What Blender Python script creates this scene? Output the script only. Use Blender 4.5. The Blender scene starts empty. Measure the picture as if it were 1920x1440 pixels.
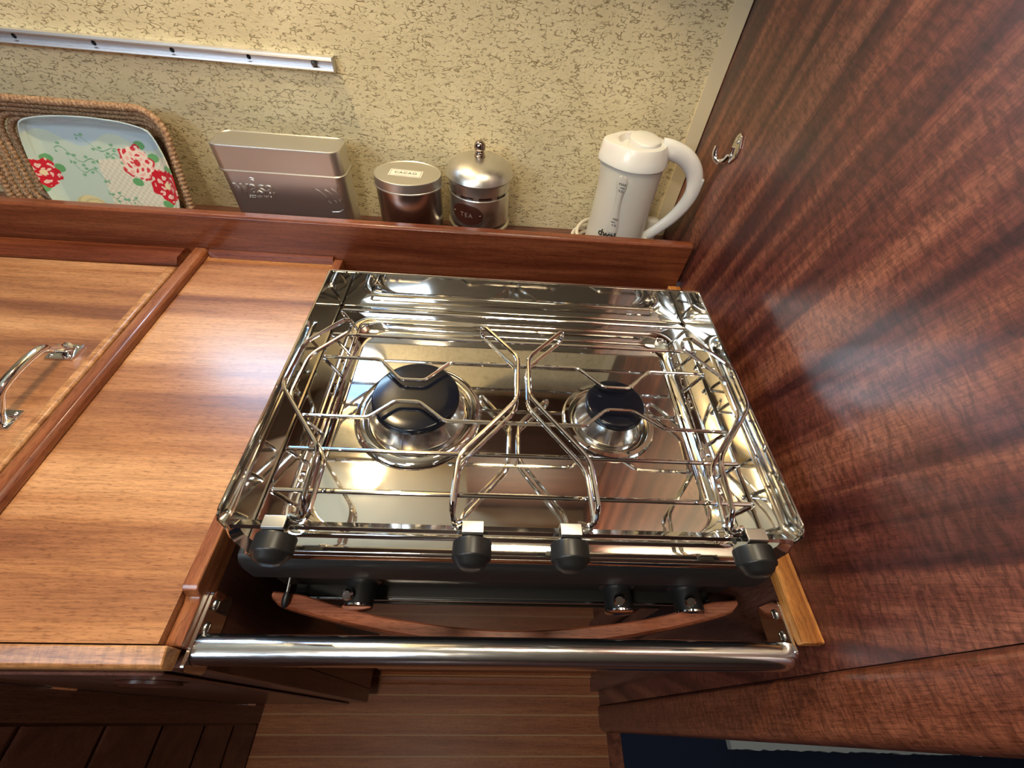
import bpy, bmesh, math, random
import numpy as np
from mathutils import Vector, Matrix
random.seed(7)
scene = bpy.context.scene
COL = scene.collection
PI = math.pi

# ------------------------------------------------------------------ camera
# world: X along the counter, Y towards the hull side, Z up; z = 0 is the rim of the cooker's pan
F_PX = 777.56
Rw = [[0.99756984, 0.00230456, 0.06963553],
      [0.04591618, -0.7734608, -0.63217885],
      [0.05240346, 0.63383995, -0.77168698]]
cam_data = bpy.data.cameras.new('camera')
cam_data.sensor_fit = 'HORIZONTAL'
cam_data.sensor_width = 36.0
cam_data.lens = F_PX / 1920.0 * 36.0
cam_data.clip_start = 0.01
cam_data.clip_end = 50
cam = bpy.data.objects.new('camera', cam_data)
COL.objects.link(cam)
cam.matrix_world = Matrix((
    (Rw[0][0], -Rw[1][0], -Rw[2][0], -0.032),
    (Rw[0][1], -Rw[1][1], -Rw[2][1], -0.128),
    (Rw[0][2], -Rw[1][2], -Rw[2][2], 0.3436),
    (0, 0, 0, 1)))
scene.camera = cam

# ------------------------------------------------------------------ world, light, exposure
vs = scene.view_settings
vs.view_transform = 'Standard'
vs.look = 'None'
vs.exposure = 0.0
vs.gamma = 1.0
vs.use_curve_mapping = False
world = bpy.data.worlds.new('world')
scene.world = world
world.use_nodes = True
world.node_tree.nodes['Background'].inputs[0].default_value = (0.75, 0.85, 1.0, 1)
world.node_tree.nodes['Background'].inputs[1].default_value = 0.25


def area(name, loc, target, size, power, color, size_y=None, spread=PI):
    d = bpy.data.lights.new(name, 'AREA')
    d.energy = power
    d.color = color
    d.size = size
    if size_y:
        d.shape = 'RECTANGLE'
        d.size_y = size_y
    d.spread = spread
    o = bpy.data.objects.new(name, d)
    COL.objects.link(o)
    o.location = loc
    v = Vector(target) - Vector(loc)
    o.rotation_euler = v.to_track_quat('-Z', 'Y').to_euler()
    return o


def spot(name, loc, target, power, color, radius, angle, blend=0.6):
    d = bpy.data.lights.new(name, 'SPOT')
    d.energy = power
    d.color = color
    d.shadow_soft_size = radius
    d.spot_size = angle
    d.spot_blend = blend
    o = bpy.data.objects.new(name, d)
    COL.objects.link(o)
    o.location = loc
    v = Vector(target) - Vector(loc)
    o.rotation_euler = v.to_track_quat('-Z', 'Y').to_euler()
    return o


WARM = (1.0, 0.80, 0.52)
COOL = (0.72, 0.85, 1.0)
# daylight down the companionway and the hatch, to the left and behind the camera
area('companionway_light', (-1.05, -0.75, 0.80), (0.1, 0.25, -0.05), 0.55, 11, COOL, 0.45)
area('hatch_light', (-0.45, -0.62, 0.85), (-0.3, -0.1, -0.1), 0.30, 2.5, (0.60, 0.76, 1.0), 0.34)
# warm ceiling lamps of the cabin
spot('ceiling_spot_light', (-0.415, 0.515, 0.80), (-0.12, 0.34, -0.06), 17, (1.0, 0.74, 0.40), 0.02, math.radians(165))
area('cabin_lamp_light', (0.07, 0.20, 0.845), (0.07, 0.20, 0.0), 0.24, 3.6, (1.0, 0.84, 0.60), 0.09)
area('aisle_lamp_light', (-0.30, -0.42, 0.845), (-0.30, -0.40, 0.0), 0.12, 5.0, (1.0, 0.86, 0.66))


# ------------------------------------------------------------------ helpers
BASE = {}


def tag(o, label=None, cat=None, group=None, kind=None):
    if label: o['label'] = label
    if cat: o['category'] = cat
    if group: o['group'] = group
    if kind: o['kind'] = kind
    return o


def thing(name, label, cat, loc=(0, 0, 0), group=None):
    o = bpy.data.objects.new(name, None)
    COL.objects.link(o)
    o.empty_display_size = 0.02
    o.location = loc
    BASE[o] = Vector(loc)
    return tag(o, label, cat, group)


def put(name, bm, m, parent=None, smooth=True, angle=35, label=None, base=None):
    """link a bmesh (world coordinates) as ONE object; children are shifted to the parent's base"""
    b = BASE.get(parent, Vector(base or (0, 0, 0)))
    bmesh.ops.recalc_face_normals(bm, faces=bm.faces[:])
    if b.length > 0:
        bmesh.ops.translate(bm, verts=bm.verts[:], vec=-b)
    me = bpy.data.meshes.new(name)
    if smooth:
        for f in bm.faces: f.smooth = True
        ca = math.radians(angle)
        for e in bm.edges:
            if len(e.link_faces) == 2 and e.calc_face_angle(0) > ca:
                e.smooth = False
    bm.to_mesh(me)
    bm.free()
    mats = m if isinstance(m, (list, tuple)) else [m]
    for x in mats: me.materials.append(x)
    o = bpy.data.objects.new(name, me)
    COL.objects.link(o)
    BASE[o] = b
    if smooth:
        wn = o.modifiers.new('weighted_normals', 'WEIGHTED_NORMAL')
        wn.keep_sharp = True
        wn.weight = 80
    if parent is not None: o.parent = parent
    elif base is not None: o.location = base
    if label: o['label'] = label
    return o


def struct(name, bm, m, smooth=True, angle=35, base=None):
    return tag(put(name, bm, m, None, smooth, angle, base=base), kind='structure')


def add(bm, other):
    me = bpy.data.meshes.new('tmp')
    other.to_mesh(me)
    other.free()
    bm.from_mesh(me)
    bpy.data.meshes.remove(me)
    return bm


def box(bm, x0, x1, y0, y1, z0, z1, bev=0.0, seg=2):
    t = bmesh.new()
    bmesh.ops.create_cube(t, size=1)
    for v in t.verts:
        v.co = Vector(((x0 + x1) / 2 + v.co.x * (x1 - x0), (y0 + y1) / 2 + v.co.y * (y1 - y0), (z0 + z1) / 2 + v.co.z * (z1 - z0)))
    if bev > 0:
        bmesh.ops.bevel(t, geom=t.edges[:], offset=bev, segments=seg, profile=0.5, affect='EDGES')
    return add(bm, t)


def ring_stack(bm, rings, closed=True, cap0=False, cap1=False):
    """rings: list of lists of points (same length), joined one to the next"""
    vs_ = [[bm.verts.new(p) for p in r] for r in rings]
    n = len(rings[0])
    for a, b in zip(vs_[:-1], vs_[1:]):
        for i in range(n if closed else n - 1):
            j = (i + 1) % n
            bm.faces.new((a[i], a[j], b[j], b[i]))
    if cap0: bm.faces.new(vs_[0][::-1])
    if cap1: bm.faces.new(vs_[-1])
    return vs_


def lathe(bm, prof, c=(0, 0, 0), axis='z', n=48, sx=1.0, sy=1.0, cap0=False, cap1=False):
    """prof: (radius, height) pairs"""
    rings = []
    for r, h in prof:
        ring = []
        for i in range(n):
            a = 2 * PI * i / n
            u, v = r * math.cos(a) * sx, r * math.sin(a) * sy
            if axis == 'z': p = (c[0] + u, c[1] + v, c[2] + h)
            elif axis == 'y': p = (c[0] + u, c[1] - h, c[2] + v)
            else: p = (c[0] + h, c[1] + u, c[2] + v)
            ring.append(p)
        rings.append(ring)
    ring_stack(bm, rings, True, cap0, cap1)
    return bm


def catmull(pts, k=6, closed=False):
    P = [Vector(p) for p in pts]
    n = len(P)
    out = []
    rng = range(n if closed else n - 1)
    for i in rng:
        if closed:
            p0, p1, p2, p3 = P[(i - 1) % n], P[i], P[(i + 1) % n], P[(i + 2) % n]
        else:
            p0, p1, p2, p3 = P[max(i - 1, 0)], P[i], P[i + 1], P[min(i + 2, n - 1)]
        for j in range(k):
            t = j / k
            out.append(0.5 * ((2 * p1) + (p2 - p0) * t + (2 * p0 - 5 * p1 + 4 * p2 - p3) * t * t + (3 * p1 - p0 - 3 * p2 + p3) * t ** 3))
    if not closed: out.append(P[-1])
    return out


def fillet(pts, r, k=5):
    """polyline with rounded corners"""
    P = [Vector(p) for p in pts]
    out = [P[0]]
    for i in range(1, len(P) - 1):
        a, b, c = P[i - 1], P[i], P[i + 1]
        d1, d2 = (a - b), (c - b)
        rr = min(r, d1.length * 0.45, d2.length * 0.45)
        p, q = b + d1.normalized() * rr, b + d2.normalized() * rr
        for j in range(k + 1):
            t = j / k
            out.append(p * (1 - t) ** 2 + b * 2 * t * (1 - t) + q * t * t)
    out.append(P[-1])
    return out


def sweep(bm, path, prof, closed=False, up=(0, 0, 1), scale=None, caps=True):
    """sweep a 2D profile [(side, up)] along a path"""
    P = [Vector(p) for p in path]
    n = len(P)
    up = Vector(up)
    rings = []
    prevn = None
    for i in range(n):
        if closed: t = P[(i + 1) % n] - P[(i - 1) % n]
        else: t = P[min(i + 1, n - 1)] - P[max(i - 1, 0)]
        t.normalize()
        if prevn is None:
            s = t.cross(up)
            if s.length < 1e-3: s = t.cross(Vector((1, 0, 0)))
            s.normalize()
        else:
            s = prevn - t * prevn.dot(t)
            s.normalize()
        prevn = s
        u = s.cross(t)
        k = scale(i / max(n - 1, 1)) if scale else 1.0
        kx, ky = k if isinstance(k, tuple) else (k, k)
        rings.append([P[i] + s * a * kx + u * b * ky for a, b in prof])
    if closed: rings.append(rings[0])
    t = bmesh.new()
    ring_stack(t, rings, True, caps and not closed, caps and not closed)
    if closed: bmesh.ops.remove_doubles(t, verts=t.verts[:], dist=1e-6)
    return add(bm, t)


def circ(r, n=10, ry=None):
    return [(r * math.cos(2 * PI * i / n), (ry or r) * math.sin(2 * PI * i / n)) for i in range(n)]


def tube(bm, path, r, n=10, closed=False, scale=None, up=(0, 0, 1), ry=None):
    return sweep(bm, path, circ(r, n, ry), closed, up, scale)


def prism(bm, poly, axis, a, b, bev=0.0, seg=2):
    """poly in the plane across axis: x -> (y,z), y -> (x,z), z -> (x,y)"""
    def p3(u, v, w):
        return {'x': (w, u, v), 'y': (u, w, v), 'z': (u, v, w)}[axis]
    t = bmesh.new()
    ring_stack(t, [[p3(u, v, a) for u, v in poly], [p3(u, v, b) for u, v in poly]], True, True, True)
    if bev > 0:
        bmesh.ops.recalc_face_normals(t, faces=t.faces[:])
        es = [e for e in t.edges if e.calc_face_angle(0) > 0.5]
        bmesh.ops.bevel(t, geom=es, offset=bev, segments=seg, profile=0.5, affect='EDGES')
    return add(bm, t)


def rrect(x0, x1, y0, y1, r, k=8):
    pts = []
    for cx, cy, a0 in ((x1 - r, y1 - r, 0), (x0 + r, y1 - r, 90), (x0 + r, y0 + r, 180), (x1 - r, y0 + r, 270)):
        for i in range(k + 1):
            a = math.radians(a0 + 90 * i / k)
            pts.append((cx + r * math.cos(a), cy + r * math.sin(a)))
    return pts


def text_bm(body, size, extrude=0.0004, bevel=0.0, spacing=1.0, shear=0.0):
    """text lying in XY as a bmesh, centred"""
    c = bpy.data.curves.new('tmp_text', 'FONT')
    c.body = body
    c.size = size
    c.extrude = extrude
    c.bevel_depth = bevel
    c.shear = shear
    c.space_character = spacing
    c.align_x = 'CENTER'
    c.align_y = 'CENTER'
    c.resolution_u = 3
    o = bpy.data.objects.new('tmp_text', c)
    COL.objects.link(o)
    dg = bpy.context.evaluated_depsgraph_get()
    me = bpy.data.meshes.new_from_object(o.evaluated_get(dg))
    bm = bmesh.new()
    bm.from_mesh(me)
    bpy.data.meshes.remove(me)
    bpy.data.objects.remove(o)
    bpy.data.curves.remove(c)
    return bm


def xform(bm, M):
    bmesh.ops.transform(bm, matrix=M, verts=bm.verts[:])
    return bm


def frame(o, x, y):
    """matrix taking local x,y,z to given axes"""
    x = Vector(x).normalized()
    y = Vector(y)
    z = x.cross(y).normalized()
    y = z.cross(x)
    M = Matrix((x, y, z)).transposed().to_4x4()
    M.translation = Vector(o)
    return M


# ------------------------------------------------------------------ materials
def nt(name):
    m = bpy.data.materials.new(name)
    m.use_nodes = True
    n = m.node_tree
    b = n.nodes['Principled BSDF']
    return m, n, b


def inp(b, **kw):
    names = {'color': 'Base Color', 'metal': 'Metallic', 'rough': 'Roughness', 'coat': 'Coat Weight', 'coatr': 'Coat Roughness',
             'spec': 'Specular IOR Level', 'trans': 'Transmission Weight', 'ior': 'IOR', 'sub': 'Subsurface Weight', 'aniso': 'Anisotropic'}
    for k, v in kw.items():
        if k == 'color': v = (*v, 1)
        b.inputs[names[k]].default_value = v


def flat(name, color, rough=0.5, metal=0.0, **kw):
    m, n, b = nt(name)
    inp(b, color=color, rough=rough, metal=metal, **kw)
    return m


def ramp(n, stops):
    r = n.nodes.new('ShaderNodeValToRGB')
    e = r.color_ramp.elements
    while len(e) < len(stops): e.new(0.5)
    for x, (p, c) in zip(e, stops):
        x.position = p
        x.color = (*c, 1) if len(c) == 3 else c
    return r


def noise(n, vec, scale, detail=4, rough=0.5, dist=0.0):
    t = n.nodes.new('ShaderNodeTexNoise')
    t.inputs['Scale'].default_value = scale
    t.inputs['Detail'].default_value = detail
    t.inputs['Roughness'].default_value = rough
    t.inputs['Distortion'].default_value = dist
    n.links.new(vec, t.inputs['Vector'])
    return t.outputs['Fac']


def mapping(n, rot=(0, 0, 0), scale=(1, 1, 1), loc=(0, 0, 0), src=None):
    if src is None:
        tc = n.nodes.new('ShaderNodeTexCoord')
        src = tc.outputs['Object']
    mp = n.nodes.new('ShaderNodeMapping')
    mp.inputs['Rotation'].default_value = rot
    mp.inputs['Scale'].default_value = scale
    mp.inputs['Location'].default_value = loc
    n.links.new(src, mp.inputs['Vector'])
    return mp.outputs['Vector']


def mix(n, fac, a, b, mode='MIX'):
    x = n.nodes.new('ShaderNodeMix')
    x.data_type = 'RGBA'
    x.blend_type = mode
    for k, v in ((0, fac), (6, a), (7, b)):
        if isinstance(v, (int, float)): x.inputs[k].default_value = v
        elif isinstance(v, tuple): x.inputs[k].default_value = (*v, 1)
        else: n.links.new(v, x.inputs[k])
    return x.outputs[2]


def bump(n, h, strength, dist=0.001):
    x = n.nodes.new('ShaderNodeBump')
    x.inputs['Strength'].default_value = strength
    x.inputs['Distance'].default_value = dist
    n.links.new(h, x.inputs['Height'])
    return x.outputs['Normal']


def wood(name, dark, mid, light, axis='x', tilt=(0, 0, 0), band=22.0, contrast=1.0, rough=0.35, coat=0.5, coatr=0.12, seed=0.0, mottle=0.0, bwarp=0.6, stretch=0.05):
    """ribbon-figured mahogany / teak, grain along axis"""
    m, n, b = nt(name)
    rot0 = mapping(n, rot=tilt, loc=(seed, seed * 1.7, seed * 0.3))
    def sc(al, ac):
        return {'x': (al, ac, ac), 'y': (ac, al, ac), 'z': (ac, ac, al)}[axis]
    v1 = mapping(n, scale=sc(stretch, 1.0), src=rot0)
    v2 = mapping(n, scale=sc(0.05, 1.0), src=rot0)
    v3 = mapping(n, scale=sc(0.09, 1.0), src=rot0)
    ribbons = noise(n, v1, band, 2, 0.5, bwarp)
    fine = noise(n, v2, 420, 3, 0.6)
    pores = noise(n, v3, 1100, 2, 0.6)
    w = 0.16 / contrast
    r1 = ramp(n, [(0.5 - w, dark), (0.5, mid), (0.5 + w, light)])
    n.links.new(ribbons, r1.inputs[0])
    r2 = ramp(n, [(0.3, (0.72, 0.68, 0.66)), (0.6, (1.08, 1.06, 1.04))])
    n.links.new(fine, r2.inputs[0])
    c = mix(n, 1.0, r1.outputs[0], r2.outputs[0], 'MULTIPLY')
    r3 = ramp(n, [(0.36, (0.45, 0.36, 0.32)), (0.46, (1, 1, 1))])
    n.links.new(pores, r3.inputs[0])
    c = mix(n, 0.7, c, r3.outputs[0], 'MULTIPLY')
    if mottle > 0:
        v4 = mapping(n, scale=sc(1.0, 0.28), src=rot0)
        mo = noise(n, v4, 210, 4, 0.7, 0.6)
        r4 = ramp(n, [(0.38, (0.62, 0.56, 0.55)), (0.60, (1.38, 1.32, 1.28))])
        n.links.new(mo, r4.inputs[0])
        c = mix(n, mottle, c, r4.outputs[0], 'MULTIPLY')
    n.links.new(c, b.inputs['Base Color'])
    inp(b, rough=rough, coat=coat, coatr=coatr)
    b.inputs['Specular IOR Level'].default_value = 0.35
    n.links.new(bump(n, pores, 0.12, 0.0004), b.inputs['Normal'])
    return m


M = {}
M['counter'] = wood('light_mahogany_veneer', (0.20, 0.070, 0.030), (0.39, 0.165, 0.063), (0.56, 0.28, 0.12), 'x', band=19, contrast=1.3, rough=0.36, coat=0.85, coatr=0.27, seed=3.1, bwarp=0.3)
M['fiddle'] = wood('red_mahogany', (0.115, 0.027, 0.011), (0.18, 0.047, 0.019), (0.25, 0.077, 0.032), 'x', band=60, contrast=0.9, rough=0.33, coat=0.5, coatr=0.15, seed=1.3, bwarp=0.4)
M['fiddle_y'] = wood('red_mahogany_cross', (0.15, 0.038, 0.014), (0.24, 0.075, 0.028), (0.34, 0.13, 0.052), 'y', band=60, contrast=0.9, rough=0.33, coat=0.5, coatr=0.15, seed=5.3, bwarp=0.4)
M['edge'] = wood('pale_mahogany_edge', (0.28, 0.11, 0.038), (0.42, 0.20, 0.075), (0.52, 0.28, 0.12), 'x', band=70, contrast=0.8, rough=0.4, coat=0.15, seed=8.3, mottle=0.5)
M['bulkhead'] = wood('ribbon_mahogany_panel', (0.045, 0.010, 0.010), (0.115, 0.032, 0.022), (0.22, 0.080, 0.048), 'z', tilt=(math.radians(-13), 0, 0), band=36, contrast=1.05, rough=0.45, coat=0.85, coatr=0.36, seed=2.2, mottle=1.0, bwarp=0.45, stretch=0.06)
M['post'] = wood('post_mahogany', (0.10, 0.03, 0.016), (0.16, 0.052, 0.028), (0.22, 0.078, 0.042), 'z', band=22, contrast=0.8, rough=0.38, coat=0.35, coatr=0.25, seed=4.2, mottle=0.9)
M['dark_x'] = wood('dark_mahogany', (0.085, 0.036, 0.027), (0.13, 0.055, 0.041), (0.18, 0.08, 0.058), 'x', band=30, contrast=0.8, rough=0.36, coat=0.4, seed=6.2)
M['dark_z'] = wood('dark_mahogany_upright', (0.085, 0.036, 0.027), (0.13, 0.055, 0.041), (0.18, 0.08, 0.058), 'z', band=30, contrast=0.8, rough=0.36, coat=0.4, seed=7.2)
M['oak'] = wood('orange_oak', (0.33, 0.115, 0.025), (0.52, 0.21, 0.05), (0.66, 0.31, 0.09), 'y', band=90, contrast=1.0, rough=0.3, coat=0.5, seed=9.2)
M['handle_wood'] = wood('handle_mahogany', (0.26, 0.075, 0.038), (0.38, 0.125, 0.065), (0.48, 0.18, 0.10), 'x', band=60, contrast=0.7, rough=0.4, coat=0.2, seed=2.9)


def metal(name, color, rough, scratch=0.0, axis=(1, 14, 1), aniso=0.0, scale=260, haze=0.0):
    m, n, b = nt(name)
    inp(b, color=color, metal=1.0, rough=rough)
    if scratch > 0:
        v = mapping(n, scale=axis)
        f = noise(n, v, scale, 3, 0.6)
        r = n.nodes.new('ShaderNodeMapRange')
        r.inputs['From Min'].default_value = 0.3
        r.inputs['From Max'].default_value = 0.8
        r.inputs['To Min'].default_value = rough * 0.8
        r.inputs['To Max'].default_value = rough + scratch
        n.links.new(f, r.inputs['Value'])
        n.links.new(r.outputs['Result'], b.inputs['Roughness'])
    if haze > 0:
        g = n.nodes.new('ShaderNodeBsdfGlossy')
        g.inputs['Color'].default_value = (*color, 1)
        g.inputs['Roughness'].default_value = 0.28
        mx = n.nodes.new('ShaderNodeMixShader')
        mx.inputs[0].default_value = haze
        n.links.new(b.outputs[0], mx.inputs[1])
        n.links.new(g.outputs[0], mx.inputs[2])
        n.links.new(mx.outputs[0], n.nodes['Material Output'].inputs['Surface'])
    return m


M['steel'] = metal('polished_stainless_steel', (0.80, 0.78, 0.74), 0.045, 0.06, (1, 1, 1), scale=40, haze=0.03)
M['pan_steel'] = metal('mirror_stainless_steel', (0.80, 0.77, 0.71), 0.035, 0.05, (1, 1, 1), scale=30, haze=0.015)
M['chrome'] = metal('chrome', (0.88, 0.88, 0.90), 0.04)
M['wire'] = metal('bright_wire', (0.86, 0.84, 0.82), 0.07)
M['clip'] = metal('plated_clip', (0.50, 0.49, 0.46), 0.30)
M['rail'] = metal('satin_steel_tube', (0.78, 0.79, 0.82), 0.12, 0.10, (0.2, 3, 3), scale=300, haze=0.10)
M['tin'] = metal('brushed_tin', (0.72, 0.70, 0.64), 0.40)
M['tin_dark'] = metal('smooth_tin', (0.56, 0.50, 0.45), 0.24)
M['pewter'] = metal('aged_pewter', (0.70, 0.68, 0.62), 0.36, 0.10, (1, 1, 1), scale=60)
M['aluminium'] = metal('aluminium_track', (0.82, 0.83, 0.86), 0.42)
M['burner'] = metal('burner_aluminium', (0.82, 0.80, 0.76), 0.16, 0.08, (1, 1, 1), scale=120)
M['black_enamel'] = flat('black_enamel_cap', (0.006, 0.007, 0.012), 0.16, spec=0.3)
M['black_body'] = flat('black_powder_coat', (0.010, 0.010, 0.010), 0.5)
M['black_knob'] = flat('black_plastic', (0.013, 0.013, 0.013), 0.36)
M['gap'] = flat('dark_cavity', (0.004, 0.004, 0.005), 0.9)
M['oven_glass'] = flat('dark_oven_glass', (0.02, 0.016, 0.010), 0.05, spec=0.8, coat=1.0)
M['print'] = flat('white_print', (0.75, 0.75, 0.75), 0.5)
M['ink'] = flat('black_ink', (0.02, 0.02, 0.02), 0.5)
M['paper'] = flat('label_paper', (0.80, 0.76, 0.66), 0.6)
M['plate_brown'] = flat('brown_name_plate', (0.055, 0.018, 0.012), 0.25)
M['jar_glass'] = flat('dark_jar_glass', (0.045, 0.016, 0.010), 0.06, spec=0.7)
M['cord'] = flat('white_cord', (0.72, 0.68, 0.58), 0.45)
M['white_plastic'] = flat('white_kettle_plastic', (0.82, 0.80, 0.76), 0.30, sub=0.15, coat=0.3)
M['milky'] = flat('milky_kettle_wall', (0.66, 0.64, 0.58), 0.34, sub=0.25)
M['gauge'] = flat('water_gauge', (0.60, 0.59, 0.54), 0.12, coat=0.8)
M['navy'] = flat('navy_carpet', (0.004, 0.010, 0.028), 0.95)
M['white_rug'] = flat('white_fleece', (0.42, 0.44, 0.40), 0.95)
M['cream_paint'] = flat('cream_vinyl_border', (0.74, 0.64, 0.42), 0.5)
M['ceiling'] = flat('cream_headliner', (0.50, 0.44, 0.30), 0.6)
M['holly'] = flat('holly_inlay', (0.45, 0.27, 0.13), 0.4)

# the hull lining: cream vinyl with short brown cracks
m, n, b = nt('crackled_cream_vinyl')
v0 = mapping(n, scale=(0.55, 1, 1))
warp = n.nodes.new('ShaderNodeTexNoise')
warp.inputs['Scale'].default_value = 60
warp.inputs['Detail'].default_value = 3
n.links.new(v0, warp.inputs['Vector'])
vadd = n.nodes.new('ShaderNodeVectorMath')
vadd.operation = 'MULTIPLY_ADD'
vadd.inputs[1].default_value = (0.015, 0.015, 0.015)
n.links.new(warp.outputs['Color'], vadd.inputs[0])
n.links.new(v0, vadd.inputs[2])
vor = n.nodes.new('ShaderNodeTexVoronoi')
vor.feature = 'DISTANCE_TO_EDGE'
vor.inputs['Scale'].default_value = 205
n.links.new(vadd.outputs[0], vor.inputs['Vector'])
crk = ramp(n, [(0.0, (1, 1, 1)), (0.13, (0, 0, 0))])
n.links.new(vor.outputs['Distance'], crk.inputs[0])
msk = ramp(n, [(0.50, (0, 0, 0)), (0.56, (1, 1, 1))])
n.links.new(noise(n, mapping(n, scale=(0.55, 1, 1.4)), 180, 3, 0.65), msk.inputs[0])
cm = mix(n, 1.0, crk.outputs[0], msk.outputs[0], 'MULTIPLY')
soft = ramp(n, [(0.3, (0.66, 0.57, 0.345)), (0.7, (0.77, 0.675, 0.43))])
n.links.new(noise(n, mapping(n), 16, 4, 0.6), soft.inputs[0])
col = mix(n, cm, soft.outputs[0], (0.25, 0.185, 0.085))
n.links.new(col, b.inputs['Base Color'])
inp(b, rough=0.42)
inv = n.nodes.new('ShaderNodeMath')
inv.operation = 'MULTIPLY_ADD'
inv.inputs[1].default_value = -1.0
n.links.new(cm, inv.inputs[0])
n.links.new(noise(n, mapping(n), 150, 3, 0.6), inv.inputs[2])
n.links.new(bump(n, inv.outputs[0], 0.55, 0.0012), b.inputs['Normal'])
M['wall'] = m

# woven seagrass
m, n, b = nt('seagrass')
r = ramp(n, [(0.3, (0.13, 0.06, 0.028)), (0.5, (0.34, 0.20, 0.11)), (0.75, (0.58, 0.42, 0.27))])
n.links.new(noise(n, mapping(n), 330, 3, 0.6, 0.4), r.inputs[0])
n.links.new(r.outputs[0], b.inputs['Base Color'])
inp(b, rough=0.7)
M['basket'] = m

# floor: dark mahogany planks with pale inlay lines (along X, 39 mm apart)
m, n, b = nt('planked_sole')
base = wood('tmp_sole', (0.22, 0.066, 0.024), (0.33, 0.112, 0.042), (0.44, 0.17, 0.068), 'x', band=30, contrast=0.7, rough=0.5, coat=0.1, coatr=0.3, seed=1.9)
M['sole'] = base
bpy.data.materials.remove(m)
nn = base.node_tree
bb = nn.nodes['Principled BSDF']
prev = bb.inputs['Base Color'].links[0].from_socket
tc = nn.nodes.new('ShaderNodeTexCoord')
sp = nn.nodes.new('ShaderNodeSeparateXYZ')
nn.links.new(tc.outputs['Object'], sp.inputs[0])
ma = nn.nodes.new('ShaderNodeMath'); ma.operation = 'MULTIPLY_ADD'
ma.inputs[1].default_value = 1 / 0.0405
ma.inputs[2].default_value = 0.110 / 0.0405 + 0.5
nn.links.new(sp.outputs['Y'], ma.inputs[0])
fr = nn.nodes.new('ShaderNodeMath'); fr.operation = 'FRACT'
nn.links.new(ma.outputs[0], fr.inputs[0])
sb = nn.nodes.new('ShaderNodeMath'); sb.operation = 'SUBTRACT'
sb.inputs[1].default_value = 0.5
nn.links.new(fr.outputs[0], sb.inputs[0])
ab = nn.nodes.new('ShaderNodeMath'); ab.operation = 'ABSOLUTE'
nn.links.new(sb.outputs[0], ab.inputs[0])
lt = nn.nodes.new('ShaderNodeMath'); lt.operation = 'LESS_THAN'
lt.inputs[1].default_value = 0.036
nn.links.new(ab.outputs[0], lt.inputs[0])
nn.links.new(mix(nn, lt.outputs[0], prev, (0.42, 0.24, 0.11)), bb.inputs['Base Color'])


def emis(name, color, strength):
    m, n, b = nt(name)
    b.inputs['Base Color'].default_value = (*color, 1)
    b.inputs['Emission Color'].default_value = (*color, 1)
    b.inputs['Emission Strength'].default_value = strength
    return m


# sky through the window: bright cloud low down, blue above
m, n, b = nt('daylit_pane')
tcw = n.nodes.new('ShaderNodeTexCoord')
spw = n.nodes.new('ShaderNodeSeparateXYZ')
n.links.new(tcw.outputs['Object'], spw.inputs[0])
rw = ramp(n, [(0.47, (0.50, 0.76, 1.0)), (0.53, (0.014, 0.038, 0.11))])
maw = n.nodes.new('ShaderNodeMath'); maw.operation = 'MULTIPLY_ADD'
maw.inputs[1].default_value = 4.0
maw.inputs[2].default_value = 0.5
n.links.new(spw.outputs['Z'], maw.inputs[0])
n.links.new(maw.outputs[0], rw.inputs[0])
n.links.new(rw.outputs[0], b.inputs['Emission Color'])
b.inputs['Base Color'].default_value = (0.1, 0.15, 0.2, 1)
b.inputs['Emission Strength'].default_value = 46.0
M['pane'] = m

# ------------------------------------------------------------------ the setting
YF = -0.09      # front plane of the galley
YB = 0.63       # hull lining
ZC = -0.09      # counter top
ZS = -0.088     # shelf
ZF = -1.04      # cabin sole
XB = 0.30       # bulkhead

bm = bmesh.new(); box(bm, -2.0, 2.4, -1.9, 0.8, ZF - 0.04, ZF)
struct('floor', bm, M['sole'])
# hull side lining with the window opening
WX0, WX1, WZ0, WZ1 = -0.80, -0.335, 0.335, 0.56
bm = bmesh.new()
box(bm, -2.0, XB, YB, YB + 0.03, -0.12, WZ0)
box(bm, -2.0, XB, YB, YB + 0.03, WZ1, 0.86)
box(bm, -2.0, WX0, YB, YB + 0.03, WZ0, WZ1)
box(bm, WX1, XB, YB, YB + 0.03, WZ0, WZ1)
struct('wall_back', bm, M['wall'], smooth=False)
bm = bmesh.new(); box(bm, -2.03, -2.0, -1.9, 0.8, ZF, 0.86)
struct('wall_left', bm, M['dark_z'])
bm = bmesh.new(); box(bm, -2.0, 2.4, -1.93, -1.9, ZF, 0.86)
struct('wall_front', bm, M['dark_x'])
bm = bmesh.new(); box(bm, 2.4, 2.43, -1.9, 0.8, ZF, 0.86)
struct('wall_far', bm, M['dark_z'])
bm = bmesh.new(); box(bm, -2.0, 2.4, -1.9, 0.8, 0.86, 0.89)
struct('ceiling', bm, M['ceiling'])
bm = bmesh.new(); box(bm, XB, XB + 0.022, YF + 0.001, YB + 0.03, ZF, 0.86)
struct('wall_right', bm, M['bulkhead'])
# upright end trim of the bulkhead
bm = bmesh.new()
prism(bm, [(0.298, -0.090), (0.294, -0.094), (0.2935, -0.100), (0.2935, -0.132), (0.297, -0.140), (0.306, -0.1440), (0.335, -0.1440), (0.343, -0.138), (0.343, -0.100), (0.338, -0.092)], 'z', ZF, 0.86)
struct('trim_1', bm, M['post'], angle=50)
# smooth vinyl border where the lining meets the bulkhead
bm = bmesh.new(); box(bm, 0.274, 0.299, YB - 0.003, YB, ZS, 0.86, 0.0008)
struct('trim_2', bm, M['cream_paint'])

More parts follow.
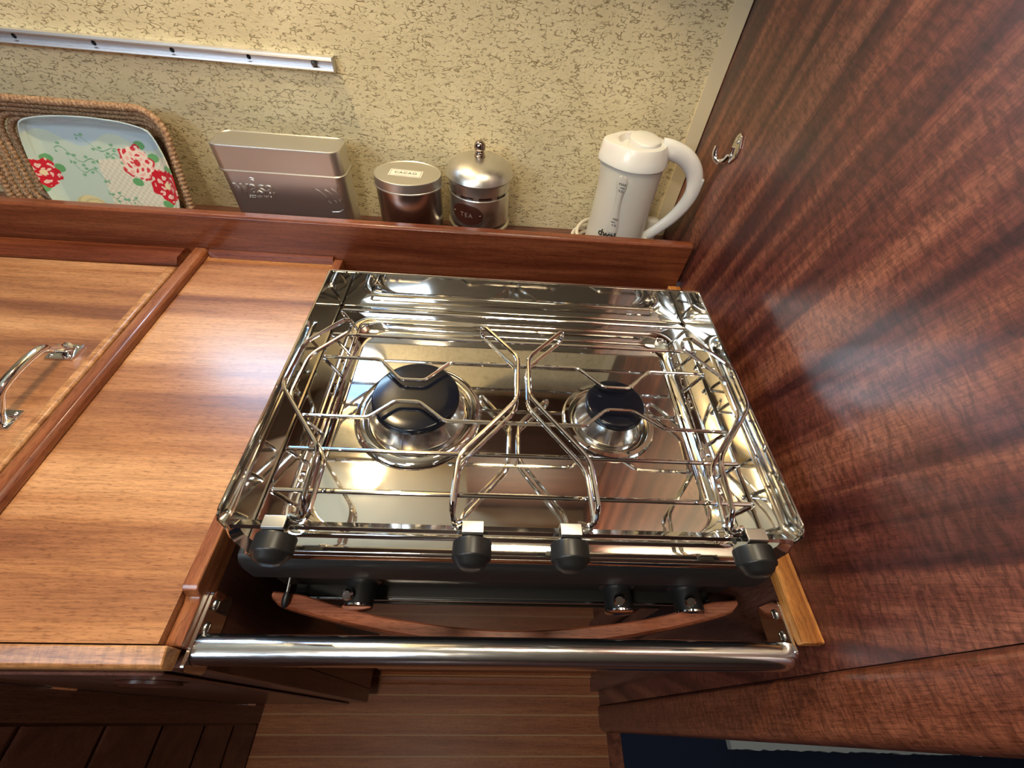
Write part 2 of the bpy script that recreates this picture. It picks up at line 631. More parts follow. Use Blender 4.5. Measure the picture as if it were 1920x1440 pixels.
# window in the hull side, above the picture: sky seen through its pane
wf = bpy.data.objects.new('window_1', None)
COL.objects.link(wf); tag(wf, kind='structure')
wf.location = ((WX0 + WX1) / 2, YB, (WZ0 + WZ1) / 2); BASE[wf] = Vector(wf.location)
bm = bmesh.new()
o_ = rrect(WX0 - 0.018, WX1 + 0.018, WZ0 - 0.018, WZ1 + 0.018, 0.045)
i_ = rrect(WX0 + 0.006, WX1 - 0.006, WZ0 + 0.006, WZ1 - 0.006, 0.035)
ring_stack(bm, [[(x, YB + 0.028, z) for x, z in i_], [(x, YB - 0.006, z) for x, z in i_], [(x, YB - 0.009, z) for x, z in rrect(WX0, WX1, WZ0, WZ1, 0.037)],
                [(x, YB - 0.006, z) for x, z in o_], [(x, YB + 0.001, z) for x, z in o_]])
put('window_frame', bm, M['aluminium'], wf)
bm = bmesh.new()
prism(bm, rrect(WX0 + 0.002, WX1 - 0.002, WZ0 + 0.002, WZ1 - 0.002, 0.035), 'y', YB + 0.018, YB + 0.022)
put('sky_lit_pane', bm, M['pane'], wf)

# ------------------------------------------------------------------ counter, shelf, fiddles
bm = bmesh.new()
box(bm, -0.5345, -0.3043, -0.076, 0.4795, ZC - 0.016, ZC)
box(bm, -2.0, -0.5349, 0.4375, 0.4795, ZC - 0.016, ZC)
t = put('counter_top', bm, M['counter'])
tag(t, 'honey brown striped wooden counter top left of the cooker', 'counter')

bm = bmesh.new()
prism(bm, [(-0.0935, ZC - 0.020), (-0.0935, ZC - 0.005), (-0.0910, ZC - 0.001), (-0.079, ZC + 0.0030), (-0.0775, ZC + 0.0030), (-0.0775, ZC - 0.020)], 'x', -0.568, -0.2940, 0.001, 1)
t = put('counter_edge_moulding', bm, M['edge'])
tag(t, 'pale sloping wooden edging along the front of the counter', 'edging')

# side board of the cooker recess with a step near its front end
bm = bmesh.new()
poly = [(0.479, -0.085), (-0.030, -0.085), (-0.0345, -0.0875), (-0.036, -0.092), (-0.0375, -0.0965), (-0.043, -0.0985), (-0.0755, -0.0985), (-0.077, -0.100), (-0.077, -0.119), (0.479, -0.119)]
prism(bm, poly, 'x', -0.304, -0.290, 0.0008, 1)
t = put('recess_side_board', bm, M['fiddle_y'])
tag(t, 'chipped reddish wooden board edging the counter beside the cooker, stepped at its front end', 'board')
# oak capped board on the bulkhead side
bm = bmesh.new()
prism(bm, [(0.479, -0.098), (-0.068, -0.098), (-0.069, -0.1085), (-0.058, -0.112), (0.479, -0.112)], 'x', 0.277, 0.2995, 0.001, 1)
t = put('recess_side_board', bm, M['oak'])
tag(t, 'narrow orange oak strip between the grab rail and the right bulkhead', 'board')

# back fiddle and shelf
bm = bmesh.new()
prism(bm, [(0.480, ZC - 0.03), (0.480, -0.023), (0.4835, -0.0195), (0.4955, -0.0195), (0.499, -0.023), (0.499, ZC - 0.03)], 'x', -2.0, 0.292, 0.0012, 2)
t = put('shelf_fiddle', bm, M['fiddle'])
tag(t, 'long red mahogany fiddle rail in front of the shelf of tins', 'fiddle rail')
bm = bmesh.new(); box(bm, -2.0, XB - 0.0005, 0.4995, YB - 0.0005, ZS - 0.016, ZS)
t = put('shelf', bm, M['dark_x'])
tag(t, 'dark wooden shelf behind the fiddle rail, under the tins', 'shelf')

# low strips on the counter against the fiddle, and the long divider ridges
bm = bmesh.new()
prism(bm, [(0.4795, ZC + 0.0005), (0.4795, ZC + 0.010), (0.474, ZC + 0.010), (0.469, ZC + 0.0005)], 'x', -0.506, -0.3045)
t = put('cove_strip', bm, M['fiddle'])
tag(t, 'low cove strip at the foot of the fiddle rail, between ridge and cooker', 'strip')
bm = bmesh.new()
prism(bm, [(0.4790, ZC + 0.0005), (0.4790, ZC + 0.007), (0.474, ZC + 0.013), (0.447, ZC + 0.013), (0.4385, ZC + 0.005), (0.4385, ZC + 0.0005)], 'x', -2.0, -0.541, 0.0012, 2)
t = put('lid_hinge_rail', bm, M['fiddle'])
tag(t, 'broad reddish wooden rail behind the icebox lid, against the fiddle', 'rail')


def ridge(x0, x1, y0, y1, h, b, lab):
    bm = bmesh.new()
    prism(bm, [(x0, ZC + 0.0005), (x0, ZC + h - b), (x0 + b, ZC + h), (x1 - b, ZC + h), (x1, ZC + h - b), (x1, ZC + 0.0005)], 'y', y0, y1, 0.0008, 1)
    o = put('divider_ridge', bm, M['fiddle_y'])
    return tag(o, lab, 'ridge')


ridge(-0.5310, -0.5090, -0.075, 0.479, 0.012, 0.004, 'long raised wooden ridge between the icebox lid and the open counter')

# icebox lid with its chrome handle
t = thing('icebox_lid', 'striped wooden icebox lid with a chrome pull handle, left of the ridge', 'lid', (-0.8, 0.18, ZC))
bm = bmesh.new(); box(bm, -1.35, -0.549, -0.075, 0.437, ZC - 0.014, ZC + 0.002, 0.001, 1)
put('lid_panel', bm, M['counter'], t)
bm = bmesh.new()
prism(bm, [(-0.5485, ZC - 0.014), (-0.5485, ZC + 0.007), (-0.546, ZC + 0.0095), (-0.538, ZC + 0.0095), (-0.5355, ZC + 0.007), (-0.5355, ZC - 0.014)], 'y', -0.07, 0.428, 0.0008, 1)
put('lid_edging', bm, M['edge'], t, label='narrow pale edging strip')
hx = -0.585
bm = bmesh.new()
zt = ZC + 0.0022
box(bm, hx - 0.018, hx + 0.016, 0.232, 0.258, zt, zt + 0.0022, 0.0008)
box(bm, hx - 0.018, hx + 0.016, 0.126, 0.152, zt, zt + 0.0022, 0.0008)
path = catmull([(hx, 0.250, zt + 0.002), (hx + 0.001, 0.243, zt + 0.008), (hx + 0.003, 0.235, zt + 0.017), (hx + 0.005, 0.226, zt + 0.027), (hx + 0.006, 0.212, zt + 0.031),
                (hx + 0.006, 0.192, zt + 0.032), (hx + 0.006, 0.172, zt + 0.031), (hx + 0.005, 0.157, zt + 0.027), (hx + 0.003, 0.149, zt + 0.017), (hx + 0.001, 0.141, zt + 0.008), (hx, 0.134, zt + 0.002)], 5)
tube(bm, path, 0.0052, 12, scale=lambda s: 1.0 + 0.7 * max(0, 1 - s * 9) + 0.7 * max(0, 1 - (1 - s) * 9))
hobj = put('handle', bm, M['chrome'], t, label='chrome pull handle on two square plates')
for (sx, sy) in ((-0.012, 0.237), (0.010, 0.237), (0.010, 0.253), (-0.012, 0.131), (0.010, 0.131), (0.010, 0.147)):
    bm = bmesh.new()
    lathe(bm, [(0.0001, 0.0035), (0.0016, 0.0032), (0.0026, 0.0022)], (hx + sx, sy, zt), n=12)
    put('screw', bm, M['steel'], hobj)

# ------------------------------------------------------------------ cabinet under the counter
t = thing('galley_cabinet', 'dark wooden cupboard front below the counter with an oval finger pull', 'cabinet', (-0.43, 0.2, -0.93))
bm = bmesh.new()
box(bm, -0.568, -0.290, YF, -0.062, -0.93, -0.12, 0.0015, 1)
box(bm, -0.304, -0.2905, -0.062, 0.47, -0.93, -0.12)
box(bm, -0.568, -0.30, -0.02, 0.0, ZF, -0.925)
put('carcass', bm, M['dark_z'], t)
bm = bmesh.new(); box(bm, -0.548, -0.325, YF - 0.004, YF - 0.0005, -0.90, -0.15, 0.0015, 1)
dr = put('door', bm, M['dark_z'], t)
bm = bmesh.new()
rings = []
for s, dy in ((1.0, -0.0045), (1.03, -0.0075), (0.90, -0.0085), (0.78, -0.006), (0.72, 0.006)):
    rings.append([(-0.378 + 0.034 * s * math.cos(a), YF + dy, -0.222 + 0.022 * s * math.sin(a)) for a in [2 * PI * i / 40 for i in range(40)]])
ring_stack(bm, rings, True, False, True)
put('finger_pull', bm, flat('varnished_pull', (0.05, 0.018, 0.012), 0.12, coat=1.0), dr)
for z in (-0.36, -0.944):
    bm = bmesh.new()
    tube(bm, [(-0.5665, YF - 0.002, z + 0.022), (-0.5665, YF - 0.002, z - 0.022)], 0.0042, 10)
    put('hinge', bm, M['chrome'], t)

# locker side at the left, facing the cooker's aisle
t = thing('side_locker', 'dark planked locker side standing on the floor at lower left', 'locker', (-0.7, -0.5, ZF))
bm = bmesh.new()
box(bm, -1.4, -0.574, -1.3, -0.0925, ZF + 0.0005, -0.12)
put('carcass', bm, M['dark_z'], t)
bm = bmesh.new(); box(bm, -0.5735, -0.5695, -0.1285, -0.093, ZF + 0.001, -0.12, 0.001, 1)
put('stile', bm, M['dark_z'], t)
bm = bmesh.new()
zs = [-0.185, -0.335, -0.485, -0.63, -0.775, -0.905, -1.038]
for a, b2 in zip(zs[:-1], zs[1:]):
    prism(bm, [(-0.5735, b2 + 0.0035), (-0.5720, b2 + 0.0035), (-0.5695, b2 + 0.009), (-0.5695, a - 0.009), (-0.5720, a - 0.0035), (-0.5735, a - 0.0035)], 'y', -1.3, -0.132)
put('planking', bm, M['dark_x'], t)

bm = bmesh.new(); box(bm, -1.42, -0.560, -1.32, -0.0955, ZC - 0.028, ZC - 0.002, 0.002, 1)
t = put('locker_top', bm, M['counter'])
tag(t, 'striped wooden worktop over the planked locker, out at the left', 'worktop')

# inside of the recess: dark liner, back, plinth with mouldings
bm = bmesh.new()
box(bm, 0.2775, 0.2990, -0.060, 0.47, ZF + 0.001, -0.1125)
t = put('recess_lining', bm, M['dark_z'])
tag(t, 'dark wooden lining board on the right inside the cooker recess', 'lining')
bm = bmesh.new()
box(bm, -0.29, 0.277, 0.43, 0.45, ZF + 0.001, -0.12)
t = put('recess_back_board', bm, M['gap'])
tag(t, 'black back board deep inside the cooker recess', 'board')
bm = bmesh.new()
prism(bm, [(-0.012, ZF + 0.0005), (-0.047, ZF + 0.0005), (-0.047, ZF + 0.010), (-0.043, ZF + 0.014), (-0.032, ZF + 0.016), (-0.032, ZF + 0.026), (-0.027, ZF + 0.031), (-0.022, ZF + 0.034), (-0.022, ZF + 0.10), (-0.012, ZF + 0.10)], 'x', -0.283, 0.277)
t = put('plinth_moulding', bm, M['sole'])
tag(t, 'stepped wooden plinth on the floor beneath the grab rail', 'plinth')

# ------------------------------------------------------------------ forward cabin beyond the post
bm = bmesh.new(); box(bm, 0.309, 0.345, -1.5, -0.1455, ZF + 0.0003, ZF + 0.004)
struct('trim_3', bm, M['post'])
bm = bmesh.new()
rg = random.Random(3)
box(bm, 0.3455, 1.7, -1.2, -0.02, ZF + 0.0003, ZF + 0.006)
t = put('carpet', bm, M['navy'])
tag(t, 'navy blue carpet on the floor beyond the bulkhead post', 'carpet')
pts = []
for i in range(80):
    s = i / 79
    pts.append((0.62 + 0.95 * s, -0.176 - 0.020 * s + rg.uniform(-0.002, 0.002)))
poly = [(1.57, -0.03), (0.62, -0.03)] + pts
bm = bmesh.new(); prism(bm, poly, 'z', ZF + 0.007, ZF + 0.03)
t = put('fleece_rug', bm, M['white_rug'])
tag(t, 'white fleecy mat lying on the navy carpet at lower right', 'rug')

# ------------------------------------------------------------------ cooker
ck = thing('gimballed_cooker', 'polished two burner boat cooker with spill rim and black front', 'cooker', (0, 0.15, -0.52))

# spill rim: three sheet walls with folded top edge
bm = bmesh.new()
ZH = -0.058
for sx in (-1, 1):
    prof = [(0.335, 0.0), (0.010, 0.0), (0.0035, -0.0015), (0.0, -0.006), (-0.001, -0.02), (-0.003, ZH - 0.004), (0.335, ZH - 0.004)]
    prism(bm, prof, 'x', sx * 0.2500, sx * 0.2488)
    tube(bm, [(sx * 0.2494, 0.332, -0.0006), (sx * 0.2494, 0.008, -0.0006), (sx * 0.2494, 0.001, -0.006), (sx * 0.2494, -0.0025, -0.055)], 0.0013, 8)
prism(bm, [(0.3338, ZH - 0.004), (0.3338, 0.0), (0.335, 0.0), (0.335, ZH - 0.004)], 'x', -0.2486, 0.2486)
tube(bm, [(-0.2455, 0.3344, -0.0006), (0.2465, 0.3344, -0.0006)], 0.0013, 8)
rim = put('spill_rim', bm, M['pan_steel'], ck)

# hob plate: flange, bead, recessed plate
def rr(inset, z, r, yfront=0.0):
    return [(x, y, z) for x, y in rrect(-0.2485 + inset, 0.2485 - inset, -0.0075 + inset * 0.62 + yfront, 0.3337 - inset, r, 10)]
bm = bmesh.new()
rings = [rr(-0.001, -0.074, 0.004, -0.001), rr(-0.0012, -0.063, 0.004, -0.0012), rr(0.0003, -0.0592, 0.004), rr(0.003, ZH, 0.006),
         rr(0.0215, ZH, 0.022), rr(0.0235, ZH + 0.0022, 0.024), rr(0.026, ZH + 0.0030, 0.026), rr(0.0285, ZH + 0.0022, 0.028),
         rr(0.031, ZH + 0.0005, 0.030), rr(0.0335, ZH + 0.0005, 0.032), rr(0.036, ZH - 0.003, 0.034), rr(0.040, ZH - 0.0075, 0.036), rr(0.044, ZH - 0.0085, 0.034)]
ring_stack(bm, rings, True, False, True)
put('hob_plate', bm, M['pan_steel'], ck)
ZP = ZH - 0.0085

# burners
def burner(cx, cy, R, tag_small):
    k = R / 0.0485
    bm = bmesh.new()
    prof = [(R + 0.0255 * k ** 0.5, ZP + 0.0002), (R + 0.0235 * k ** 0.5, ZP + 0.0035), (R + 0.019, ZP + 0.0065), (R + 0.0145, ZP + 0.0068), (R + 0.010, ZP + 0.0035), (R + 0.007, ZP - 0.001), (R - 0.004, ZP - 0.001)]
    lathe(bm, prof, (cx, cy, 0), n=64, cap1=True)
    bowl = put('burner', bm, M['pan_steel'], ck)
    bm = bmesh.new()
    prof = [(R + 0.003, ZP + 0.0005), (R + 0.0045, ZP + 0.006), (R + 0.0065, ZP + 0.0085), (R + 0.0065, ZP + 0.0105), (R - 0.0045, ZP + 0.0285), (R - 0.006, ZP + 0.0290)]
    lathe(bm, prof, (cx, cy, 0), n=64, cap1=True)
    for a in (20, 75, 132, 200, 260, 318):
        a = math.radians(a)
        for kk in range(1):
            p0 = Vector((cx + (R + 0.0068) * math.cos(a), cy + (R + 0.0068) * math.sin(a), ZP + 0.0108))
            p1 = Vector((cx + (R - 0.0040) * math.cos(a), cy + (R - 0.0040) * math.sin(a), ZP + 0.0286))
            tube(bm, [p0, p1], 0.0007, 6)
    put('flame_ring', bm, M['burner'], bowl)
    bm = bmesh.new()
    z0 = ZP + 0.0292
    prof = [(R - 0.006, z0), (R - 0.0012, z0), (R, z0 + 0.0015), (R, z0 + 0.0055), (R - 0.001, z0 + 0.0075), (R - 0.003, z0 + 0.0088), (R * 0.7, z0 + 0.0094), (R * 0.3, z0 + 0.0098)]
    lathe(bm, prof, (cx, cy, 0), n=64, cap0=True, cap1=True)
    put('burner_cap', bm, M['black_enamel'], bowl)


burner(-0.1145, 0.1560, 0.0485, False)
burner(0.1125, 0.1575, 0.0345, True)

# pan support made of bent wires
bm = bmesh.new()
ZW, RW = -0.020, 0.0022
XE = 0.2265
def leg(sx, y, z=ZW):
    return [(sx * XE, y, z), (sx * 0.2115, y - 0.002, ZH + 0.006)]
def wire(mid, y):
    L = leg(-1, y)[::-1]; R_ = leg(1, y)
    tube(bm, fillet(L + mid + R_, 0.005, 4), RW, 10)
for y in (0.280, 0.236, 0.078, 0.035):
    wire([], y)
wire([(-0.161, 0.199, ZW), (-0.1325, 0.170, ZW), (-0.1055, 0.170, ZW), (-0.079, 0.199, ZW), (0.071, 0.199, ZW), (0.0985, 0.1715, ZW), (0.1275, 0.1715, ZW), (0.156, 0.199, ZW)], 0.199)
wire([(-0.157, 0.1165, ZW), (-0.132, 0.140, ZW), (-0.107, 0.140, ZW), (-0.078, 0.1165, ZW), (0.071, 0.1175, ZW), (0.097, 0.140, ZW), (0.1265, 0.140, ZW), (0.157, 0.1175, ZW)], 0.1165)
for sx in (-1, 1):
    tube(bm, fillet([(sx * 0.200, 0.020, ZH + 0.0045), (sx * 0.2105, 0.020, ZH + 0.0045), (sx * 0.2105, 0.292, ZH + 0.0045), (sx * 0.200, 0.292, ZH + 0.0045)], 0.008), 0.0019, 8)
put('pan_support', bm, M['wire'], ck)

# flat bar across the front that carries the pot clamps
bm = bmesh.new()
ZBAR = -0.0155
pp = fillet([(-0.2385, -0.0065, ZH + 0.001), (-0.2445, -0.003, -0.030), (-0.2435, 0.0015, ZBAR), (0.2435, 0.0015, ZBAR), (0.2445, -0.003, -0.030), (0.2385, -0.0065, ZH + 0.001)], 0.006, 5)
P3 = [(a, b) for a, b in ((-0.0045, -0.0016), (0.0045, -0.0016), (0.0045, 0.0016), (-0.0045, 0.0016))]
sweep(bm, pp, P3, up=(0, 0, 1))
put('clamp_bar', bm, M['steel'], ck)


def clamp(xc, pts, side):
    """pts: plan (x, y) of the double wire; side: the clip side the wires turn to"""
    bm = bmesh.new()
    zu, zl = 0.010, -0.0095
    pu = [(x, y, zu) for x, y in pts]
    pl = [(x, y, zl) for x, y in pts]
    x0, y0 = pts[0]
    e = Vector((pts[-1][0] - pts[-2][0], pts[-1][1] - pts[-2][1], 0)).normalized()
    xe, ye = pts[-1]
    arc = []
    rm = (zu - zl) / 2
    for k in range(1, 8):
        a = PI / 2 - PI * k / 8
        arc.append((xe + e.x * rm * math.cos(a), ye + e.y * rm * math.cos(a), (zu + zl) / 2 + rm * math.sin(a)))
    xs = xc + side * 0.007
    hook_u = [(xs, 0.0085, -0.0105), (x0 + (xs - x0) * 0.35, 0.0060, -0.0095), (x0 + (xs - x0) * 0.08, 0.0075, -0.003)]
    hook_l = [(x0 - 0.0, 0.0120, zl - 0.001), (x0 + (xs - x0) * 0.30, 0.0035, -0.0150), (xs, 0.0070, -0.0160)]
    path = catmull([Vector(h) for h in hook_u] + [Vector((x0, y0 + 0.006, zu - 0.001))], 4)[:-1]
    path += fillet([Vector((x0, y0 + 0.006, zu - 0.001))] + [Vector(p) for p in pu[1:]], 0.010, 5)
    path += [Vector(a) for a in arc]
    path += fillet([Vector(p) for p in pl[::-1][:-1]] + [Vector((x0, y0 + 0.004, zl))], 0.010, 5)
    path += catmull([Vector(h) for h in hook_l], 4)[1:]
    tube(bm, path, 0.0023, 10)
    c = put('pot_clamp', bm, M['wire'], ck)
    # clip folded over the bar
    bm = bmesh.new()
    w = 0.009
    prof = [(0.0065, -0.021), (0.0065, -0.006), (0.0055, -0.0045), (-0.0040, -0.0045), (-0.0058, -0.0065), (-0.0072, -0.0230), (-0.0056, -0.0230), (-0.0045, -0.0085), (-0.0035, -0.0065), (0.0045, -0.0065), (0.0050, -0.0085), (0.0050, -0.021)]
    prism(bm, prof, 'x', xc - w, xc + w, 0.0003, 1)
    put('clip', bm, M['clip'], c)
    # knurled knob, axis towards the viewer
    bm = bmesh.new()
    n = 96
    rings = []
    for r, h in ((0.0135, 0.0), (0.0160, 0.0008), (0.0166, 0.0022), (0.0166, 0.0142), (0.0160, 0.0158), (0.0142, 0.0166), (0.0120, 0.0205), (0.0080, 0.0232), (0.0030, 0.0242)):
        kn = 0.0007 if 0.001 < h < 0.015 else 0.0
        ring = []
        for i in range(n):
            a = 2 * PI * i / n
            q = r - (kn if i % 2 else 0)
            ring.append((xc + q * math.cos(a), -0.0062 - h, -0.0200 + q * math.sin(a)))
        rings.append(ring)
    ring_stack(bm, rings, True, True, True)
    put('knob', bm, M['black_knob'], c, angle=60)


clamp(-0.2045, [(-0.181, 0.010), (-0.182, 0.062), (-0.2375, 0.131), (-0.235, 0.190), (-0.2035, 0.228)], 1)
clamp(-0.0410, [(-0.0595, 0.010), (-0.0575, 0.060), (-0.0035, 0.1265), (-0.0025, 0.1845), (-0.0385, 0.2270)], -1)
clamp(0.0430, [(0.0650, 0.010), (0.0630, 0.060), (0.0085, 0.1315), (0.0085, 0.1850), (0.0450, 0.2250)], 1)
clamp(0.2070, [(0.1835, 0.010), (0.1875, 0.066), (0.2390, 0.1290), (0.2405, 0.1840), (0.2065, 0.2260)], -1)

# black body and control panel
bm = bmesh.new()
poly = [(0.325, -0.070), (-0.004, -0.0745), (-0.0085, -0.0765), (-0.0120, -0.0830), (-0.0140, -0.095), (-0.0145, -0.118), (-0.0125, -0.126), (-0.0060, -0.130), (-0.0030, -0.133), (-0.0030, -0.196), (0.325, -0.196)]
prism(bm, poly, 'x', -0.262, 0.262, 0.003, 2)
box(bm, -0.252, 0.252, 0.002, 0.32, -0.52, -0.196)
body = put('body', bm, M['black_body'], ck)
bm = bmesh.new()
box(bm, -0.250, 0.250, -0.0135, 0.002, -0.510, -0.203, 0.002, 2)
door = put('oven_door', bm, M['black_body'], ck)
bm = bmesh.new(); box(bm, -0.195, 0.195, -0.0155, -0.0130, -0.48, -0.225, 0.001, 1)
put('oven_glass', bm, M['oven_glass'], door)
bm = bmesh.new(); box(bm, -0.249, 0.249, -0.0165, -0.0135, -0.2045, -0.2015, 0.0006, 1)
put('door_lip', bm, M['steel'], door)
# curved wooden handle
bm = bmesh.new()
N = 60
rings = []
for i in range(N + 1):
    s = -1 + 2 * i / N
    x = 0.2600 * s + 0.003
    yo = float(np.interp(abs(s), [0, 0.1, 0.2, 0.33, 0.5, 0.69, 0.80, 0.92, 0.97, 0.995, 1.0], [-0.0665, -0.0660, -0.0645, -0.0605, -0.0548, -0.0465, -0.0405, -0.0335, -0.0300, -0.0255, -0.0235]))
    yi = float(np.interp(abs(s), [0, 0.1, 0.25, 0.47, 0.56, 0.69, 0.80, 0.88, 1.0], [-0.0510, -0.0505, -0.0480, -0.0420, -0.0385, -0.0320, -0.0250, -0.0195, -0.0170]))
    z0, z1 = -0.187, -0.165
    ym = 0.0018
    rings.append([(x, yi, z0 + 0.002), (x, yi, z1 - 0.0015), (x, yi - 0.0015, z1), (x, yo + 0.0022, z1), (x, yo, z1 - 0.003), (x, yo, z0 + 0.004), (x, yo + 0.003, z0), (x, yi - 0.0015, z0)])
ring_stack(bm, rings, True, True, True)
put('oven_handle', bm, M['handle_wood'], door)
for sx in (-1, 1):
    bm = bmesh.new()
    tube(bm, [(sx * 0.235, -0.0185, -0.178), (sx * 0.235, -0.0130, -0.2052)], 0.004, 10)
    put('handle_mount', bm, M['black_body'], door)

# control knobs
def ctrl(x, z, ang):
    bm = bmesh.new()
    prof = [(0.0205, 0.0), (0.0205, 0.003), (0.0165, 0.0045), (0.0158, 0.008), (0.0158, 0.0265), (0.0150, 0.0285)]
    lathe(bm, prof, (x, -0.0031, z), 'y', 40, cap0=True, cap1=True)
    k = put('control_knob', bm, M['black_knob'], ck)
    bm = bmesh.new()
    lathe(bm, [(0.0151, 0.0268), (0.0164, 0.0272), (0.0164, 0.0290), (0.0148, 0.0302), (0.006, 0.0312)], (x, -0.0031, z), 'y', 40, cap1=True)
    put('trim_ring', bm, M['chrome'], k)
    bm = bmesh.new()
    a = math.radians(ang)
    p = Vector((x - 0.010 + 0.0240 * math.sin(a), -0.0190, z + 0.0125))
    d = Vector((-0.12, -0.50, 0.86)).normalized()
    tube(bm, [p, p + d * 0.0085], 0.0034, 14)
    tube(bm, [p + d * 0.0080, p + d * 0.0100, p + d * 0.0118], 0.0060, 18, scale=lambda q: 1.0 if q < 0.9 else 0.75)
    put('pointer_pin', bm, M['chrome'], k)


ctrl(-0.163, -0.163, 8)
ctrl(0.1235, -0.165, 15)
ctrl(0.2040, -0.165, 12)
# ignition lever
bm = bmesh.new()
tube(bm, [(-0.2375, -0.003, -0.150), (-0.2385, -0.020, -0.157)], 0.0018, 10)
lev = put('ignition_lever', bm, M['chrome'], ck)
bm = bmesh.new()
tube(bm, [(-0.2384, -0.0190, -0.1565), (-0.2388, -0.0235, -0.1585), (-0.2392, -0.0300, -0.1615), (-0.2394, -0.0335, -0.1628)], 0.0032, 12, scale=lambda s: 0.75 + 0.5 * math.sin(PI * min(1, s * 1.05)) if s < 0.95 else 0.6)
put('lever_tip', bm, M['black_knob'], lev)
# printed marks on the panel
bm = bmesh.new()
YP = -0.0033
def ring_mark(x, z, rx, rz, w=0.0006):
    o1 = [(x + rx * math.cos(2 * PI * i / 28), YP, z + rz * math.sin(2 * PI * i / 28)) for i in range(28)]
    i1 = [(x + (rx - w) * math.cos(2 * PI * i / 28), YP, z + (rz - w) * math.sin(2 * PI * i / 28)) for i in range(28)]
    ring_stack(bm, [o1, i1])
ring_mark(-0.2020, -0.142, 0.0105, 0.006, 0.0012)
put('oval_mark', bm, M['print'], body)
for x, z0, z1, w in ((-0.163, -0.1405, -0.1385, 0.002), (0.1235, -0.1405, -0.1385, 0.002), (0.204, -0.1405, -0.1385, 0.002),
                     (0.160, -0.1455, -0.1440, 0.0025), (0.168, -0.1455, -0.1440, 0.0025), (0.235, -0.1455, -0.1440, 0.0025), (0.243, -0.1455, -0.1440, 0.0025)):
    bm = bmesh.new()
    box(bm, x - w, x + w, YP, YP + 0.0003, z0, z1)
    put('dial_mark', bm, M['print'], body)
for x in (-0.252, -0.222):
    bm = bmesh.new()
    prism(bm, [(x - 0.0046, -0.1545), (x - 0.0046, -0.1485), (x + 0.0046, -0.1485), (x + 0.0046, -0.1575), (x + 0.0034, -0.1575), (x + 0.0034, -0.1497), (x + 0.0006, -0.1497), (x + 0.0006, -0.1560),
               (x - 0.0006, -0.1560), (x - 0.0006, -0.1497), (x - 0.0034, -0.1497), (x - 0.0034, -0.1545)], 'y', YP, YP + 0.0003)
    put('lever_symbol', bm, M['print'], body)

# ------------------------------------------------------------------ grab rail
gr = thing('grab_rail', 'thick satin steel grab rail across the front of the cooker', 'rail', (0, -0.079, -0.12))
bm = bmesh.new()
rp = fillet([(-0.2855, -0.0760, -0.1225), (0.2680, -0.0760, -0.1225), (0.2680, -0.0640, -0.1225)], 0.0115, 8)
tube(bm, [(-0.2858, -0.0760, -0.1225)] + [Vector((x, -0.0760, -0.1225)) for x in np.linspace(-0.28, 0.262, 12)] +
     [Vector((0.262 + 0.0100 * math.sin(a), -0.0760 + 0.0100 * (1 - math.cos(a)), -0.1225)) for a in np.linspace(0.15, 1.5, 9)], 0.0128, 28)
put('tube', bm, M['rail'], gr)
for sx in (-1, 1):
    bm = bmesh.new()
    x0, x1 = (-0.2898, -0.2862) if sx < 0 else (0.2730, 0.2766)
    pl = rrect(-0.094 if sx < 0 else -0.078, -0.028, -0.148, -0.109, 0.006, 5)
    prism(bm, pl, 'x', x0, x1, 0.0005, 1)
    br = put('bracket_plate', bm, M['steel'], gr)
    for y in (-0.040, -0.0595):
        bm = bmesh.new()
        xs = x1 if sx < 0 else x0
        lathe(bm, [(0.0052, 0.0), (0.0046, -sx * 0.0014), (0.0026, -sx * 0.0024), (0.0005, -sx * 0.0026)], (xs, y, -0.1200), 'x', 20)
        box(bm, min(xs, xs - sx * 0.0028), max(xs, xs - sx * 0.0028), y - 0.0030, y + 0.0030, -0.1206, -0.1194)
        put('screw', bm, M['clip'], br)

# ------------------------------------------------------------------ hull track, hook
tr = thing('curtain_track', 'long grey aluminium track screwed to the cream wall above the basket', 'track', (-1.1, YB, 0.152))
bm = bmesh.new()
def tz(x): return 0.1515 + (x + 0.283) * -0.004
X0 = -1.95
xs = [X0, -0.284]
prof = [(YB - 0.0003, -0.0085), (YB - 0.0125, -0.0085), (YB - 0.0135, -0.0070), (YB - 0.0125, -0.0050), (YB - 0.0050, -0.0045), (YB - 0.0050, 0.0035), (YB - 0.0110, 0.0040), (YB - 0.0125, 0.0060), (YB - 0.0110, 0.0085), (YB - 0.0003, 0.0085)]
ring_stack(bm, [[(x, y, tz(x) + z) for y, z in prof] for x in xs], True, True, True)
put('channel', bm, M['aluminium'], tr)
bm = bmesh.new()
box(bm, -0.2838, -0.2820, YB - 0.0145, YB - 0.0003, tz(-0.283) - 0.0095, tz(-0.283) + 0.0095, 0.0008)
put('end_cap', bm, flat('clear_end_cap', (0.5, 0.5, 0.48), 0.15, 0.6), tr)
for i in range(4):
    bm = bmesh.new()
    x = -0.406 - 0.1075 * i
    lathe(bm, [(0.0001, 0.0006), (0.0030, 0.0004), (0.0032, 0.0)], (x, YB - 0.0050, tz(x) - 0.0005), 'y', 14, cap0=True)
    put('fixing_hole', bm, M['gap'], tr)
bm = bmesh.new()
lathe(bm, [(0.0045, 0.0), (0.0045, 0.0035), (0.0030, 0.0060), (0.001, 0.0065)], (-0.312, YB - 0.0050, tz(-0.312) - 0.0005), 'y', 16, cap1=True)
put('stop_screw', bm, flat('dull_screw', (0.18, 0.17, 0.16), 0.35, 0.9), tr)

